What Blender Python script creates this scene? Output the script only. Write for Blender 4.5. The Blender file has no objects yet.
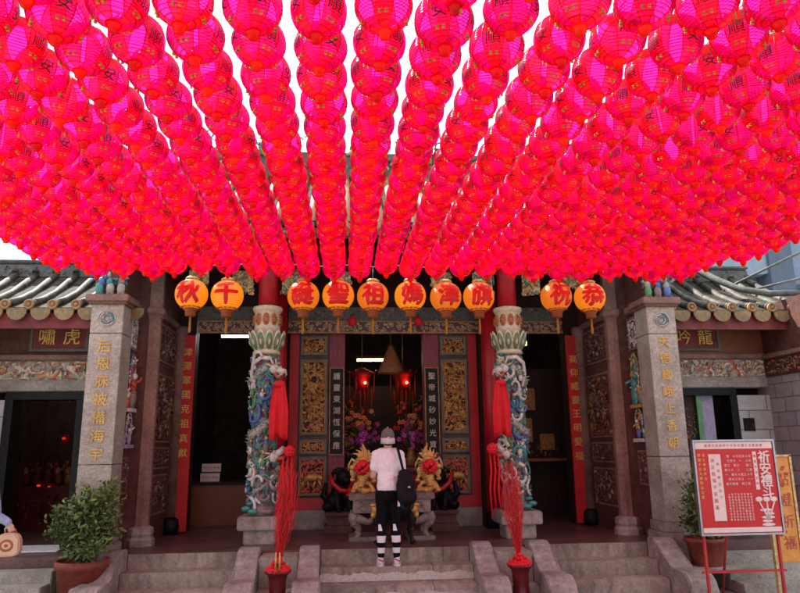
import bpy, bmesh, math, random
from mathutils import Vector, Matrix, noise
PI = math.pi
S = bpy.context.scene
C = S.collection
rnd = random.Random(7)

# ------------------------------------------------------------------ camera
EX = (0.99678327, 0.00530038, 0.07996888)
EY = (-0.07921393, 0.21675812, 0.9730062)
EZ = (-0.0121766, -0.97621095, 0.21648073)
FPX, CAMH = 675.58, 1.85
cam_d = bpy.data.cameras.new('camera'); cam = bpy.data.objects.new('camera', cam_d); C.objects.link(cam)
_r = Vector((EX[0], EY[0], EZ[0])); _u = -Vector((EX[1], EY[1], EZ[1])); _b = -Vector((EX[2], EY[2], EZ[2]))
_m = Matrix((_r, _u, _b)).transposed().to_4x4(); _m.translation = (0, 0, CAMH)
cam.matrix_world = _m
cam_d.sensor_width = 36; cam_d.lens = FPX / 800 * 36; cam_d.clip_start = .05; cam_d.clip_end = 900
S.camera = cam

# ------------------------------------------------------------------ sky, sun, exposure
SUN_EL, SUN_AZ = math.radians(52), math.radians(-42)    # azimuth from +Y, clockwise seen from above
w = bpy.data.worlds.new('World'); S.world = w; w.use_nodes = True
nt = w.node_tree; nt.nodes.clear()
o_ = nt.nodes.new('ShaderNodeOutputWorld'); bg = nt.nodes.new('ShaderNodeBackground')
sky = nt.nodes.new('ShaderNodeTexSky'); sky.sky_type = 'NISHITA'; sky.sun_disc = False
sky.sun_elevation = SUN_EL; sky.sun_rotation = SUN_AZ; sky.dust_density = 1.2; sky.air_density = 1.0; sky.ozone_density = 1.0
# a thin bright veil of cloud over the blue
tcs = nt.nodes.new('ShaderNodeTexCoord'); cn = nt.nodes.new('ShaderNodeTexNoise'); cn.inputs['Scale'].default_value = 2.2; cn.inputs['Detail'].default_value = 7
nt.links.new(tcs.outputs['Generated'], cn.inputs['Vector'])
cr = nt.nodes.new('ShaderNodeValToRGB'); cr.color_ramp.elements[0].position = .25; cr.color_ramp.elements[0].color = (.35, .35, .35, 1); cr.color_ramp.elements[1].position = .6; cr.color_ramp.elements[1].color = (.95, .95, .95, 1)
nt.links.new(cn.outputs[0], cr.inputs[0])
cmx = nt.nodes.new('ShaderNodeMixRGB'); cmx.inputs[2].default_value = (6.6, 7.3, 7.9, 1)
spz = nt.nodes.new('ShaderNodeSeparateXYZ'); nt.links.new(tcs.outputs['Generated'], spz.inputs[0])
mrz = nt.nodes.new('ShaderNodeMapRange'); mrz.inputs['From Min'].default_value = .05; mrz.inputs['From Max'].default_value = .45; mrz.inputs['To Min'].default_value = .04
nt.links.new(spz.outputs[2], mrz.inputs['Value']); mlz = nt.nodes.new('ShaderNodeMath'); mlz.operation = 'MULTIPLY'
nt.links.new(cr.outputs[0], mlz.inputs[0]); nt.links.new(mrz.outputs[0], mlz.inputs[1]); nt.links.new(mlz.outputs[0], cmx.inputs[0]); nt.links.new(sky.outputs[0], cmx.inputs[1])
nt.links.new(cmx.outputs[0], bg.inputs[0]); bg.inputs[1].default_value = 0.12
nt.links.new(bg.outputs[0], o_.inputs[0])
sd = bpy.data.lights.new('sun', 'SUN'); so = bpy.data.objects.new('sun', sd); C.objects.link(so)
sd.energy = 5.0; sd.angle = math.radians(.53); sd.color = (1, .95, .87)
_sv = Vector((math.sin(SUN_AZ) * math.cos(SUN_EL), math.cos(SUN_AZ) * math.cos(SUN_EL), math.sin(SUN_EL)))
so.rotation_euler = _sv.to_track_quat('Z', 'Y').to_euler(); so.location = (0, 0, 30)
S.view_settings.view_transform = 'Standard'; S.view_settings.look = 'None'
S.view_settings.exposure = 1.38; S.view_settings.gamma = 1; S.view_settings.use_curve_mapping = False
cy = S.cycles
cy.max_bounces = 10; cy.diffuse_bounces = 4; cy.glossy_bounces = 3; cy.transmission_bounces = 6; cy.transparent_max_bounces = 16
cy.caustics_reflective = False; cy.caustics_refractive = False; cy.sample_clamp_indirect = 6

# ------------------------------------------------------------------ helpers: materials
def _nodes(name):
    m = bpy.data.materials.new(name); m.use_nodes = True
    n = m.node_tree; n.nodes.clear()
    out = n.nodes.new('ShaderNodeOutputMaterial')
    return m, n, out
def _noise(n, scale, detail=4, rough=.6, stretch=None):
    tc = n.nodes.new('ShaderNodeTexCoord'); no = n.nodes.new('ShaderNodeTexNoise')
    no.inputs['Scale'].default_value = scale; no.inputs['Detail'].default_value = detail; no.inputs['Roughness'].default_value = rough
    if stretch:
        mp = n.nodes.new('ShaderNodeMapping'); mp.inputs['Scale'].default_value = stretch
        n.links.new(tc.outputs['Object'], mp.inputs[0]); n.links.new(mp.outputs[0], no.inputs['Vector'])
    else:
        n.links.new(tc.outputs['Object'], no.inputs['Vector'])
    return no
def _ramp(n, src, stops, interp='LINEAR'):
    r = n.nodes.new('ShaderNodeValToRGB'); r.color_ramp.interpolation = interp
    e = r.color_ramp.elements
    while len(e) < len(stops): e.new(.5)
    for q, (p, c) in zip(e, stops): q.position = p; q.color = (*c, 1)
    n.links.new(src, r.inputs[0]); return r
def mat(name, c1, c2=None, rough=.65, metal=0, scale=6, bump=.15, bscale=45, stretch=None, spec=.4, lo=.3, hi=.7, grime=0):
    """noise-varied surface, c1 to c2, with a fine bump"""
    if c2 is None: c2 = tuple(x * .62 for x in c1)
    m, n, out = _nodes(name)
    p = n.nodes.new('ShaderNodeBsdfPrincipled')
    no = _noise(n, scale, 5, .65, stretch); r = _ramp(n, no.outputs[0], [(lo, c2), (hi, c1)])
    csrc = r.outputs[0]
    if grime:
        for sc_, dt, lo_, hi_, dark in ((1.7, 6, .36, .60, 1 - grime), (24, 4, .35, .60, 1 - grime * .55)):
            g = _noise(n, sc_, dt, .7); gr = _ramp(n, g.outputs[0], [(lo_, (dark, dark * .97, dark * .94)), (hi_, (1, 1, 1))])
            mg = n.nodes.new('ShaderNodeMixRGB'); mg.blend_type = 'MULTIPLY'; mg.inputs[0].default_value = 1
            n.links.new(csrc, mg.inputs[1]); n.links.new(gr.outputs[0], mg.inputs[2]); csrc = mg.outputs[0]
    n.links.new(csrc, p.inputs['Base Color'])
    p.inputs['Roughness'].default_value = rough; p.inputs['Metallic'].default_value = metal
    p.inputs['Specular IOR Level'].default_value = spec
    if bump:
        nb = _noise(n, bscale, 3); b = n.nodes.new('ShaderNodeBump'); b.inputs['Strength'].default_value = bump
        b.inputs['Distance'].default_value = .02
        n.links.new(nb.outputs[0], b.inputs['Height']); n.links.new(b.outputs[0], p.inputs['Normal'])
    n.links.new(p.outputs[0], out.inputs[0]); return m
def emat(name, col, strength):
    m, n, out = _nodes(name); e = n.nodes.new('ShaderNodeEmission')
    e.inputs[0].default_value = (*col, 1); e.inputs[1].default_value = strength
    n.links.new(e.outputs[0], out.inputs[0]); return m
def brickmat(name, c1, c2, mortar, sx=1.0, bw=.6, rh=.28, rough=.8, msize=.008, flat=False):
    m, n, out = _nodes(name); p = n.nodes.new('ShaderNodeBsdfPrincipled')
    tc = n.nodes.new('ShaderNodeTexCoord'); sp = n.nodes.new('ShaderNodeSeparateXYZ'); cb = n.nodes.new('ShaderNodeCombineXYZ')
    n.links.new(tc.outputs['Object'], sp.inputs[0])
    if flat:
        n.links.new(sp.outputs[0], cb.inputs[0]); n.links.new(sp.outputs[1], cb.inputs[1])
    else:
        ad = n.nodes.new('ShaderNodeMath'); ad.operation = 'ADD'
        n.links.new(sp.outputs[0], ad.inputs[0]); n.links.new(sp.outputs[1], ad.inputs[1])
        n.links.new(ad.outputs[0], cb.inputs[0]); n.links.new(sp.outputs[2], cb.inputs[1])
    b = n.nodes.new('ShaderNodeTexBrick'); b.inputs['Scale'].default_value = sx
    b.inputs['Brick Width'].default_value = bw; b.inputs['Row Height'].default_value = rh; b.inputs['Mortar Size'].default_value = msize
    b.inputs['Color1'].default_value = (*c1, 1); b.inputs['Color2'].default_value = (*c2, 1); b.inputs['Mortar'].default_value = (*mortar, 1)
    n.links.new(cb.outputs[0], b.inputs['Vector'])
    no = _noise(n, 5, 6, .7); mx = n.nodes.new('ShaderNodeMixRGB'); mx.blend_type = 'MULTIPLY'; mx.inputs[0].default_value = .55
    r = _ramp(n, no.outputs[0], [(.3, (.5, .47, .45)), (.65, (1, 1, 1))])
    n.links.new(b.outputs[0], mx.inputs[1]); n.links.new(r.outputs[0], mx.inputs[2]); n.links.new(mx.outputs[0], p.inputs['Base Color'])
    bp = n.nodes.new('ShaderNodeBump'); bp.inputs['Strength'].default_value = .5; bp.inputs['Distance'].default_value = .01; bp.invert = True
    n.links.new(b.outputs['Fac'], bp.inputs['Height']); n.links.new(bp.outputs[0], p.inputs['Normal'])
    p.inputs['Roughness'].default_value = rough
    n.links.new(p.outputs[0], out.inputs[0]); return m
def shellmat(name, col, tcol, trans, transl, gloss=.12, ribs=0, ribcol=(.3, 0, .03), emit=0):
    """thin film: part see-through, part translucent, with a glossy face and wire ribs"""
    m, n, out = _nodes(name)
    dif = n.nodes.new('ShaderNodeBsdfPrincipled'); dif.inputs['Roughness'].default_value = gloss; dif.inputs['Specular IOR Level'].default_value = .9
    tl = n.nodes.new('ShaderNodeBsdfTranslucent'); tr = n.nodes.new('ShaderNodeBsdfTransparent')
    tr.inputs[0].default_value = (*tcol, 1)
    mx = n.nodes.new('ShaderNodeMixShader'); mx.inputs[0].default_value = transl
    mx2 = n.nodes.new('ShaderNodeMixShader'); mx2.inputs[0].default_value = trans
    no = _noise(n, 9, 3); r = _ramp(n, no.outputs[0], [(.3, tuple(x * .82 for x in col)), (.7, col)])
    csrc = r.outputs[0]
    oi = n.nodes.new('ShaderNodeObjectInfo'); ge = n.nodes.new('ShaderNodeNewGeometry')
    ad = n.nodes.new('ShaderNodeMath'); ad.operation = 'ADD'; n.links.new(oi.outputs['Random'], ad.inputs[0]); n.links.new(ge.outputs['Random Per Island'], ad.inputs[1])
    fr_ = n.nodes.new('ShaderNodeMath'); fr_.operation = 'FRACT'; n.links.new(ad.outputs[0], fr_.inputs[0])
    hs = n.nodes.new('ShaderNodeHueSaturation'); hr = n.nodes.new('ShaderNodeMapRange'); hr.inputs['To Min'].default_value = .488; hr.inputs['To Max'].default_value = .512
    vr = n.nodes.new('ShaderNodeMapRange'); vr.inputs['To Min'].default_value = .82; vr.inputs['To Max'].default_value = 1.04
    n.links.new(fr_.outputs[0], hr.inputs['Value']); n.links.new(fr_.outputs[0], vr.inputs['Value'])
    n.links.new(hr.outputs[0], hs.inputs['Hue']); n.links.new(vr.outputs[0], hs.inputs['Value']); n.links.new(csrc, hs.inputs['Color']); csrc = hs.outputs[0]
    if ribs:
        tc = n.nodes.new('ShaderNodeTexCoord'); sp = n.nodes.new('ShaderNodeSeparateXYZ'); n.links.new(tc.outputs['Object'], sp.inputs[0])
        mu = n.nodes.new('ShaderNodeMath'); mu.operation = 'MULTIPLY'; mu.inputs[1].default_value = ribs; n.links.new(sp.outputs[2], mu.inputs[0])
        si = n.nodes.new('ShaderNodeMath'); si.operation = 'SINE'; n.links.new(mu.outputs[0], si.inputs[0])
        mr = n.nodes.new('ShaderNodeMapRange'); mr.inputs['From Min'].default_value = .35; mr.inputs['From Max'].default_value = .85
        n.links.new(si.outputs[0], mr.inputs['Value'])
        mc = n.nodes.new('ShaderNodeMixRGB'); mc.inputs[2].default_value = (*ribcol, 1)
        n.links.new(mr.outputs[0], mc.inputs[0]); n.links.new(csrc, mc.inputs[1]); csrc = mc.outputs[0]
        sb = n.nodes.new('ShaderNodeMath'); sb.operation = 'MULTIPLY_ADD'; sb.inputs[1].default_value = -trans * .8; sb.inputs[2].default_value = trans
        n.links.new(mr.outputs[0], sb.inputs[0]); n.links.new(sb.outputs[0], mx2.inputs[0])
        bp = n.nodes.new('ShaderNodeBump'); bp.inputs['Strength'].default_value = .35; bp.inputs['Distance'].default_value = .004
        n.links.new(si.outputs[0], bp.inputs['Height']); n.links.new(bp.outputs[0], dif.inputs['Normal'])
    n.links.new(csrc, dif.inputs['Base Color']); n.links.new(csrc, tl.inputs[0])
    if emit:
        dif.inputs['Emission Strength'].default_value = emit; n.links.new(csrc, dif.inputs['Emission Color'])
    n.links.new(dif.outputs[0], mx.inputs[1]); n.links.new(tl.outputs[0], mx.inputs[2])
    n.links.new(mx.outputs[0], mx2.inputs[1]); n.links.new(tr.outputs[0], mx2.inputs[2])
    n.links.new(mx2.outputs[0], out.inputs[0]); return m

M = {}
M['panel'] = shellmat('pink_film', (.93, .011, .20), (1, .22, .78), .66, .88, ribs=440, ribcol=(.36, 0, .08))
M['band'] = shellmat('red_film', (.92, .022, .034), (1, .08, .45), .32, .86, ribs=440, ribcol=(.40, 0, .012))
M['cap'] = shellmat('red_plastic_cap', (.92, .05, .012), (1, .12, .05), .28, .75, gloss=.25)
M['ink'] = mat('dark_purple_ink', (.055, .004, .02), rough=.5, bump=0)
M['trim'] = mat('gold_foil_trim', (.75, .42, .04), (.25, .10, .01), rough=.35, scale=60, bump=0)
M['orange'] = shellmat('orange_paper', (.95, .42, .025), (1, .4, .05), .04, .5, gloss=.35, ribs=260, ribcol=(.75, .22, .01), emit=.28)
M['redchar'] = mat('red_brush_paint', (.78, .012, .012), (.6, .006, .006), rough=.5, bump=0)
M['collar'] = mat('brown_paper_collar', (.34, .10, .02), (.2, .05, .01), rough=.6)
M['tassel'] = mat('gold_thread', (.6, .33, .04), rough=.7, scale=60)
M['wire'] = mat('galvanised_wire', (.42, .42, .44), rough=.4, metal=.8, bump=0)
M['granite'] = mat('speckled_granite', (.54, .49, .415), (.33, .29, .24), scale=70, grime=.40, rough=.75, bump=.12, bscale=90, lo=.38, hi=.62)
M['granite2'] = mat('worn_granite', (.46, .40, .35), (.27, .225, .19), scale=9, grime=.45, rough=.8, bump=.3, bscale=60)
M['stair'] = mat('weathered_stair_stone', (.44, .375, .30), (.25, .205, .155), scale=6, grime=.45, stretch=(1.6, 1, .5), rough=.82, bump=.3, bscale=50, lo=.28, hi=.62)
M['mortar'] = mat('pale_worn_mortar', (.56, .52, .46), (.4, .35, .30), scale=25, rough=.9, bump=.5)
M['redstone'] = mat('red_brown_stone', (.165, .058, .042), (.075, .024, .018), scale=10, grime=.4, rough=.7, bump=.3, bscale=40)
M['pinkstone'] = mat('pink_grey_stone', (.34, .19, .145), (.21, .11, .085), scale=30, grime=.45, rough=.7, bump=.15)
M['floor'] = mat('terrace_tile', (.19, .09, .08), (.10, .045, .04), scale=3, grime=.4, rough=.35, bump=.1)
M['pave'] = brickmat('grey_paving', (.32, .31, .30), (.26, .25, .24), (.14, .13, .12), bw=.6, rh=.3, flat=True)
M['ashlar'] = brickmat('grey_ashlar', (.44, .41, .39), (.36, .33, .31), (.15, .13, .12), bw=.62, rh=.30)
M['ashlar2'] = brickmat('lilac_grey_ashlar', (.33, .29, .30), (.27, .235, .245), (.12, .10, .10), bw=.42, rh=.22)
M['redpaint'] = mat('red_lacquer', (.56, .012, .020), (.38, .007, .012), rough=.42, scale=4, grime=.25, bump=.06)
M['brightred'] = mat('bright_red_board', (.52, .012, .012), (.40, .006, .008), rough=.5, scale=5, bump=.03)
M['fascia'] = mat('faded_maroon_board', (.27, .035, .04), (.14, .018, .02), rough=.6, scale=5, grime=.4)
M['plum'] = mat('plum_red_wood', (.24, .035, .05), (.14, .018, .028), rough=.55, scale=3, stretch=(8, 8, 1))
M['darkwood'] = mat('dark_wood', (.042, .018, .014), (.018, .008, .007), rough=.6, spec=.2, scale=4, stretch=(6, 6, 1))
M['brownwood'] = mat('brown_wood', (.24, .075, .03), (.15, .04, .018), rough=.5, scale=4, stretch=(2, 2, 14))
M['frame'] = mat('olive_brown_frame', (.085, .05, .035), (.04, .024, .018), rough=.5, spec=.2)
M['frame2'] = mat('grey_green_frame', (.145, .14, .11), (.075, .065, .05), rough=.5, spec=.25)
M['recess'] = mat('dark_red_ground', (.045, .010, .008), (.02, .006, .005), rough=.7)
M['gold'] = mat('aged_gold_leaf', (.62, .34, .07), (.22, .09, .015), rough=.38, metal=.55, scale=22, bump=.2)
M['gold2'] = mat('brown_gilding', (.50, .23, .06), (.15, .05, .015), rough=.5, metal=.3, scale=25, bump=.2)
M['palegold'] = mat('pale_gilt_carving', (.74, .55, .25), (.34, .19, .06), rough=.45, metal=.2, scale=20)
M['brightgold'] = mat('bright_gold_paint', (.70, .41, .11), (.32, .14, .025), rough=.36, metal=.25, scale=18, bump=.25)
M['sunpatch'] = mat('painted_sun_patch', (.80, .80, .76), (.68, .68, .64), rough=.4, scale=4, grime=.15)  # pale tone carrying the sunlight on the left gate floor
M['cutgold'] = mat('gilded_inscription', (.68, .45, .13), (.40, .22, .035), rough=.4, metal=.1, bump=0)
M['goldtext'] = mat('gold_lettering', (.74, .49, .12), (.55, .33, .06), rough=.4, metal=.2, bump=0)
M['paletext'] = mat('pale_lettering', (.58, .47, .36), (.4, .3, .22), rough=.5, bump=0)
M['black'] = mat('black_stone', (.012, .009, .009), (.005, .004, .004), rough=.4, bump=.3, spec=.15)
M['teal'] = mat('teal_glaze', (.07, .28, .24), (.03, .14, .13), rough=.3, scale=15)
M['green'] = mat('green_glaze', (.12, .27, .10), (.05, .14, .06), rough=.35, scale=15)
M['blue'] = mat('blue_glaze', (.10, .16, .38), (.05, .08, .2), rough=.3, scale=15)
M['white'] = mat('chalky_white_glaze', (.68, .63, .57), (.40, .35, .31), rough=.45, scale=15)
M['cream'] = mat('cream_paint', (.66, .54, .38), (.46, .34, .22), rough=.5, scale=20)
M['rose'] = mat('rose_grey_stone', (.28, .20, .17), (.14, .095, .08), rough=.6, scale=15, bump=.3)
M['coral'] = mat('coral_red_glaze', (.50, .085, .045), (.3, .04, .025), rough=.4, scale=15)
M['ochre'] = mat('ochre_glaze', (.52, .28, .07), (.3, .14, .03), rough=.4, scale=15)
M['lilac'] = mat('lilac_glaze', (.36, .29, .42), (.22, .16, .26), rough=.45, scale=15)
M['cloth'] = mat('red_cloth', (.72, .012, .018), (.52, .006, .012), rough=.75, scale=6, bump=.2, bscale=150)
M['twig'] = mat('red_dyed_twig', (.66, .022, .022), (.45, .01, .012), rough=.7, bump=0)
M['vase'] = mat('dark_red_lacquer', (.14, .008, .010), (.07, .004, .005), rough=.25, bump=0)
M['terracotta'] = mat('terracotta_plastic', (.36, .075, .042), (.24, .045, .028), rough=.6, scale=5, grime=.45)
M['leaf'] = mat('leaf_green', (.085, .135, .03), (.03, .06, .012), rough=.5, scale=9, bump=0)
M['leaf2'] = mat('young_leaf_green', (.17, .22, .05), (.09, .13, .03), rough=.5, scale=9, bump=0)
M['bark'] = mat('twiggy_bark', (.13, .09, .06), rough=.9, scale=20)
M['tile'] = mat('weathered_grey_tile', (.12, .10, .08), (.03, .026, .022), rough=.85, spec=.08, scale=7, grime=.4, bump=.4, bscale=30)
M['tilebar'] = mat('weathered_barrel_tile', (.19, .165, .135), (.035, .03, .025), rough=.6, spec=.25, grime=.4, scale=5, bump=.5, bscale=22, lo=.36, hi=.70)
M['tileend'] = mat('ochre_tile_end', (.46, .25, .09), (.24, .12, .05), rough=.6, scale=14, bump=.5, grime=.4)
M['tiledrip'] = mat('khaki_drip_tile', (.34, .22, .09), (.19, .13, .055), rough=.6, scale=14, bump=.5, grime=.4)
M['rooforange'] = mat('orange_roof_tile', (.42, .17, .06), (.22, .09, .04), rough=.45, scale=6, bump=.3)
M['ridge'] = mat('ridge_stone', (.17, .165, .15), (.06, .056, .05), rough=.8, scale=9, bump=.5)
M['frieze'] = mat('frieze_ground', (.40, .37, .31), (.24, .21, .17), rough=.8, scale=12)
M['boardred'] = mat('notice_red', (.52, .010, .012), (.45, .007, .009), rough=.4, scale=3, bump=0)
M['paper'] = mat('cream_print', (.74, .62, .55), (.66, .52, .46), rough=.5, bump=0)
M['redmetal'] = mat('red_painted_steel', (.50, .030, .030), (.36, .015, .016), rough=.4, scale=12, bump=.05)
M['yellow'] = mat('yellow_orange_print', (.70, .36, .06), (.55, .16, .03), rough=.45, scale=7, bump=0)
M['concrete'] = mat('pale_blue_grey_render', (.27, .32, .39), (.19, .24, .31), rough=.8, scale=2, bump=.1)
M['concrete2'] = mat('dark_blue_grey_render', (.10, .13, .17), (.07, .09, .12), rough=.7, scale=2)
M['skin'] = mat('skin', (.52, .30, .21), (.46, .24, .17), rough=.5, scale=12, bump=.05)
M['hair'] = mat('black_hair', (.02, .015, .013), rough=.5, scale=40)
M['shirt'] = mat('white_cotton', (.78, .76, .75), (.70, .67, .66), rough=.85, scale=5, bump=.15, bscale=300)
M['capgrey'] = mat('grey_brown_cap', (.17, .13, .125), (.12, .09, .085), rough=.85, scale=30, bump=.2)
M['capwhite'] = mat('cap_brim_white', (.70, .66, .64), rough=.8, bump=.05)
M['blackcloth'] = mat('black_nylon', (.008, .007, .009), (.004, .003, .004), rough=.6, spec=.14, scale=20, bump=.2)
M['shoe'] = mat('white_trainer', (.68, .64, .64), (.55, .5, .5), rough=.5, bump=.05)
M['bluecloth'] = mat('pale_blue_cotton', (.30, .34, .50), (.22, .25, .38), rough=.85, bump=.1)
M['fan'] = mat('tan_print', (.55, .36, .24), (.48, .29, .18), rough=.6, bump=0)
M['tube'] = emat('fluorescent_tube', (.86, .93, 1.0), 16)
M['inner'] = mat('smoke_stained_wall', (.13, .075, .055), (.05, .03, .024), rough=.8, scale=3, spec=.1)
M['tubewarm'] = emat('warm_fluorescent_tube', (1.0, .82, .48), 10)
M['bulb'] = emat('red_lamp_bulb', (1.0, .13, .05), 12)
M['redglow'] = mat('dull_red_silk', (.62, .018, .014), (.4, .010, .010), rough=.7)
M['ember'] = emat('small_red_lamp_glow', (1.0, .06, .03), .22)
M['magenta'] = mat('magenta_petal', (.62, .05, .30), (.42, .02, .18), rough=.5, bump=0)
M['orchid'] = mat('violet_petal', (.74, .14, .60), (.5, .07, .4), rough=.5, bump=0)
M['petal'] = mat('orange_petal', (.92, .30, .10), (.80, .10, .05), rough=.5, bump=0)
M['redpetal'] = mat('red_petal', (.66, .025, .02), rough=.5, bump=0)
M['incense'] = mat('incense_coil', (.62, .27, .10), (.45, .17, .06), rough=.8, scale=20)

# pants: black with white bands below the knee
def bandmat(name, stops):
    m, n, out = _nodes(name); p = n.nodes.new('ShaderNodeBsdfPrincipled'); p.inputs['Roughness'].default_value = .85; p.inputs['Specular IOR Level'].default_value = .08
    tc = n.nodes.new('ShaderNodeTexCoord'); sp = n.nodes.new('ShaderNodeSeparateXYZ'); n.links.new(tc.outputs['Object'], sp.inputs[0])
    r = _ramp(n, sp.outputs[2], stops, 'CONSTANT'); n.links.new(r.outputs[0], p.inputs['Base Color']); n.links.new(p.outputs[0], out.inputs[0]); return m
_k, _w = (.007, .006, .007), (.70, .67, .66)
M['pants'] = bandmat('black_trousers_white_bands', [(0, _k), (.155, _w), (.222, _k), (.285, _w), (.365, _k)])
# lintel pattern: wavy gold band
def wavemat(name):
    m, n, out = _nodes(name); p = n.nodes.new('ShaderNodeBsdfPrincipled'); p.inputs['Roughness'].default_value = .5
    tc = n.nodes.new('ShaderNodeTexCoord'); wv = n.nodes.new('ShaderNodeTexVoronoi'); wv.inputs['Scale'].default_value = 17
    n.links.new(tc.outputs['Object'], wv.inputs['Vector'])
    r = _ramp(n, wv.outputs['Distance'], [(0, (.42, .22, .05)), (.25, (.10, .02, .015)), (.42, (.50, .33, .14)), (.55, (.06, .02, .02))])
    n.links.new(r.outputs[0], p.inputs['Base Color']); n.links.new(p.outputs[0], out.inputs[0]); return m
M['wave'] = wavemat('patterned_lintel')
def paintmat(name):
    m, n, out = _nodes(name); p = n.nodes.new('ShaderNodeBsdfPrincipled'); p.inputs['Roughness'].default_value = .5
    no = _noise(n, 7, 6, .75, (1, 1, 1.6)); r = _ramp(n, no.outputs[0], [(.30, (.03, .028, .025)), (.44, (.09, .10, .085)), (.54, (.05, .035, .028)), (.62, (.20, .14, .08)), (.72, (.16, .17, .14))])
    n.links.new(r.outputs[0], p.inputs['Base Color']); n.links.new(p.outputs[0], out.inputs[0]); return m
M['painting'] = paintmat('painted_beam')

# ------------------------------------------------------------------ helpers: meshes
class MB:
    def __init__(s): s.bm = bmesh.new()
    def box(s, x0, x1, y0, y1, z0, z1, mi=0, bev=0):
        b = bmesh.new(); bmesh.ops.create_cube(b, size=1)
        for v in b.verts: v.co = Vector(((x0 + x1) / 2 + v.co.x * (x1 - x0), (y0 + y1) / 2 + v.co.y * (y1 - y0), (z0 + z1) / 2 + v.co.z * (z1 - z0)))
        if bev: bmesh.ops.bevel(b, geom=b.edges[:], offset=bev, segments=2, affect='EDGES')
        s.add(b, mi); return s
    def add(s, b, mi=None, mtx=None, smooth=False):
        if mtx is not None: bmesh.ops.transform(b, matrix=mtx, verts=b.verts[:])
        mp = {v: s.bm.verts.new(v.co) for v in b.verts}
        for f in b.faces:
            try: g = s.bm.faces.new([mp[v] for v in f.verts])
            except ValueError: continue
            g.material_index = f.material_index if mi is None else mi; g.smooth = smooth or f.smooth
        b.free()
    def ell(s, c, r, mi=0, sub=2, rot=None):
        b = bmesh.new(); bmesh.ops.create_icosphere(b, subdivisions=sub, radius=1)
        m = Matrix.Translation(c)
        if rot is not None: m = m @ rot.to_4x4()
        if not hasattr(r, '__len__'): r = (r, r, r)
        s.add(b, mi, m @ Matrix.Diagonal((*r, 1)), True); return s
    def tube(s, pts, rad, seg=6, mi=0, flat=None):
        pts = [Vector(p) for p in pts]; n = len(pts)
        if not hasattr(rad, '__len__'): rad = [rad] * n
        rings = []; up = Vector((.123, .456, .88)).normalized()
        for i, p in enumerate(pts):
            t = (pts[min(i + 1, n - 1)] - pts[max(i - 1, 0)])
            if t.length < 1e-9: t = Vector((0, 0, 1))
            t.normalize(); a = t.cross(up)
            if a.length < .05: a = t.cross(Vector((1, 0, 0)))
            a.normalize(); bb = t.cross(a); up = a.cross(t) if False else up
            rings.append([s.bm.verts.new(p + (a * math.cos(q * 2 * PI / seg) + bb * math.sin(q * 2 * PI / seg)) * rad[i]) for q in range(seg)])
        for i in range(n - 1):
            for q in range(seg):
                f = s.bm.faces.new((rings[i][q], rings[i][(q + 1) % seg], rings[i + 1][(q + 1) % seg], rings[i + 1][q])); f.material_index = mi; f.smooth = True
        for e in (rings[0][::-1], rings[-1]):
            f = s.bm.faces.new(e); f.material_index = mi
        return s
    def lathe(s, prof, c=(0, 0, 0), seg=24, mi=0, smooth=True, phase=0):
        rings = []
        for r, z in prof:
            r = max(r, .0008)
            rings.append([s.bm.verts.new((c[0] + r * math.cos(phase + q * 2 * PI / seg), c[1] + r * math.sin(phase + q * 2 * PI / seg), c[2] + z)) for q in range(seg)])
        for i in range(len(prof) - 1):
            for q in range(seg):
                f = s.bm.faces.new((rings[i][q], rings[i][(q + 1) % seg], rings[i + 1][(q + 1) % seg], rings[i + 1][q])); f.material_index = mi; f.smooth = smooth
        s.bm.faces.new(rings[0][::-1]).material_index = mi; s.bm.faces.new(rings[-1]).material_index = mi
        return s
    def prism(s, poly, a, b, axis='x', mi=0, smooth=False):
        def P(u, v, t): return (t, u, v) if axis == 'x' else ((u, t, v) if axis == 'y' else (u, v, t))
        A = [s.bm.verts.new(P(u, v, a)) for u, v in poly]; B = [s.bm.verts.new(P(u, v, b)) for u, v in poly]
        s.bm.faces.new(A).material_index = mi; s.bm.faces.new(B[::-1]).material_index = mi
        n = len(poly)
        for i in range(n):
            f = s.bm.faces.new((A[i], B[i], B[(i + 1) % n], A[(i + 1) % n])); f.material_index = mi; f.smooth = smooth
        return s
    def quad(s, ps, mi=0):
        s.bm.faces.new([s.bm.verts.new(p) for p in ps]).material_index = mi; return s

def root_loc(o):
    while o.parent: o = o.parent
    return o.location.copy()
def link(name, me, parent=None):
    o = bpy.data.objects.new(name, me); C.objects.link(o)
    if parent is not None: o.parent = parent
    return o
def obj(name, mb, mats, parent=None, origin=None, fix=True):
    """one mesh object; vertices are given in world space and moved into the space of the thing they belong to"""
    bm = mb.bm
    if fix: bmesh.ops.recalc_face_normals(bm, faces=bm.faces[:])
    off = root_loc(parent) if parent is not None else Vector(origin or (0, 0, 0))
    if off.length: bmesh.ops.translate(bm, verts=bm.verts[:], vec=-off)
    me = bpy.data.meshes.new(name); bm.to_mesh(me); bm.free()
    if not isinstance(mats, (list, tuple)): mats = [mats]
    for m in mats: me.materials.append(M[m] if isinstance(m, str) else m)
    o = link(name, me, parent)
    if parent is None: o.location = off
    return o
def tag(o, label=None, cat=None, group=None, kind=None):
    if label: o['label'] = label
    if cat: o['category'] = cat
    if group: o['group'] = group
    if kind: o['kind'] = kind
    return o
def thing(name, label, cat, loc=(0, 0, 0), group=None):
    o = bpy.data.objects.new(name, None); C.objects.link(o); o.location = loc; o.empty_display_size = .1
    return tag(o, label, cat, group)
def struct(name, mb, mats): return tag(obj(name, mb, mats), kind='structure')
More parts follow.
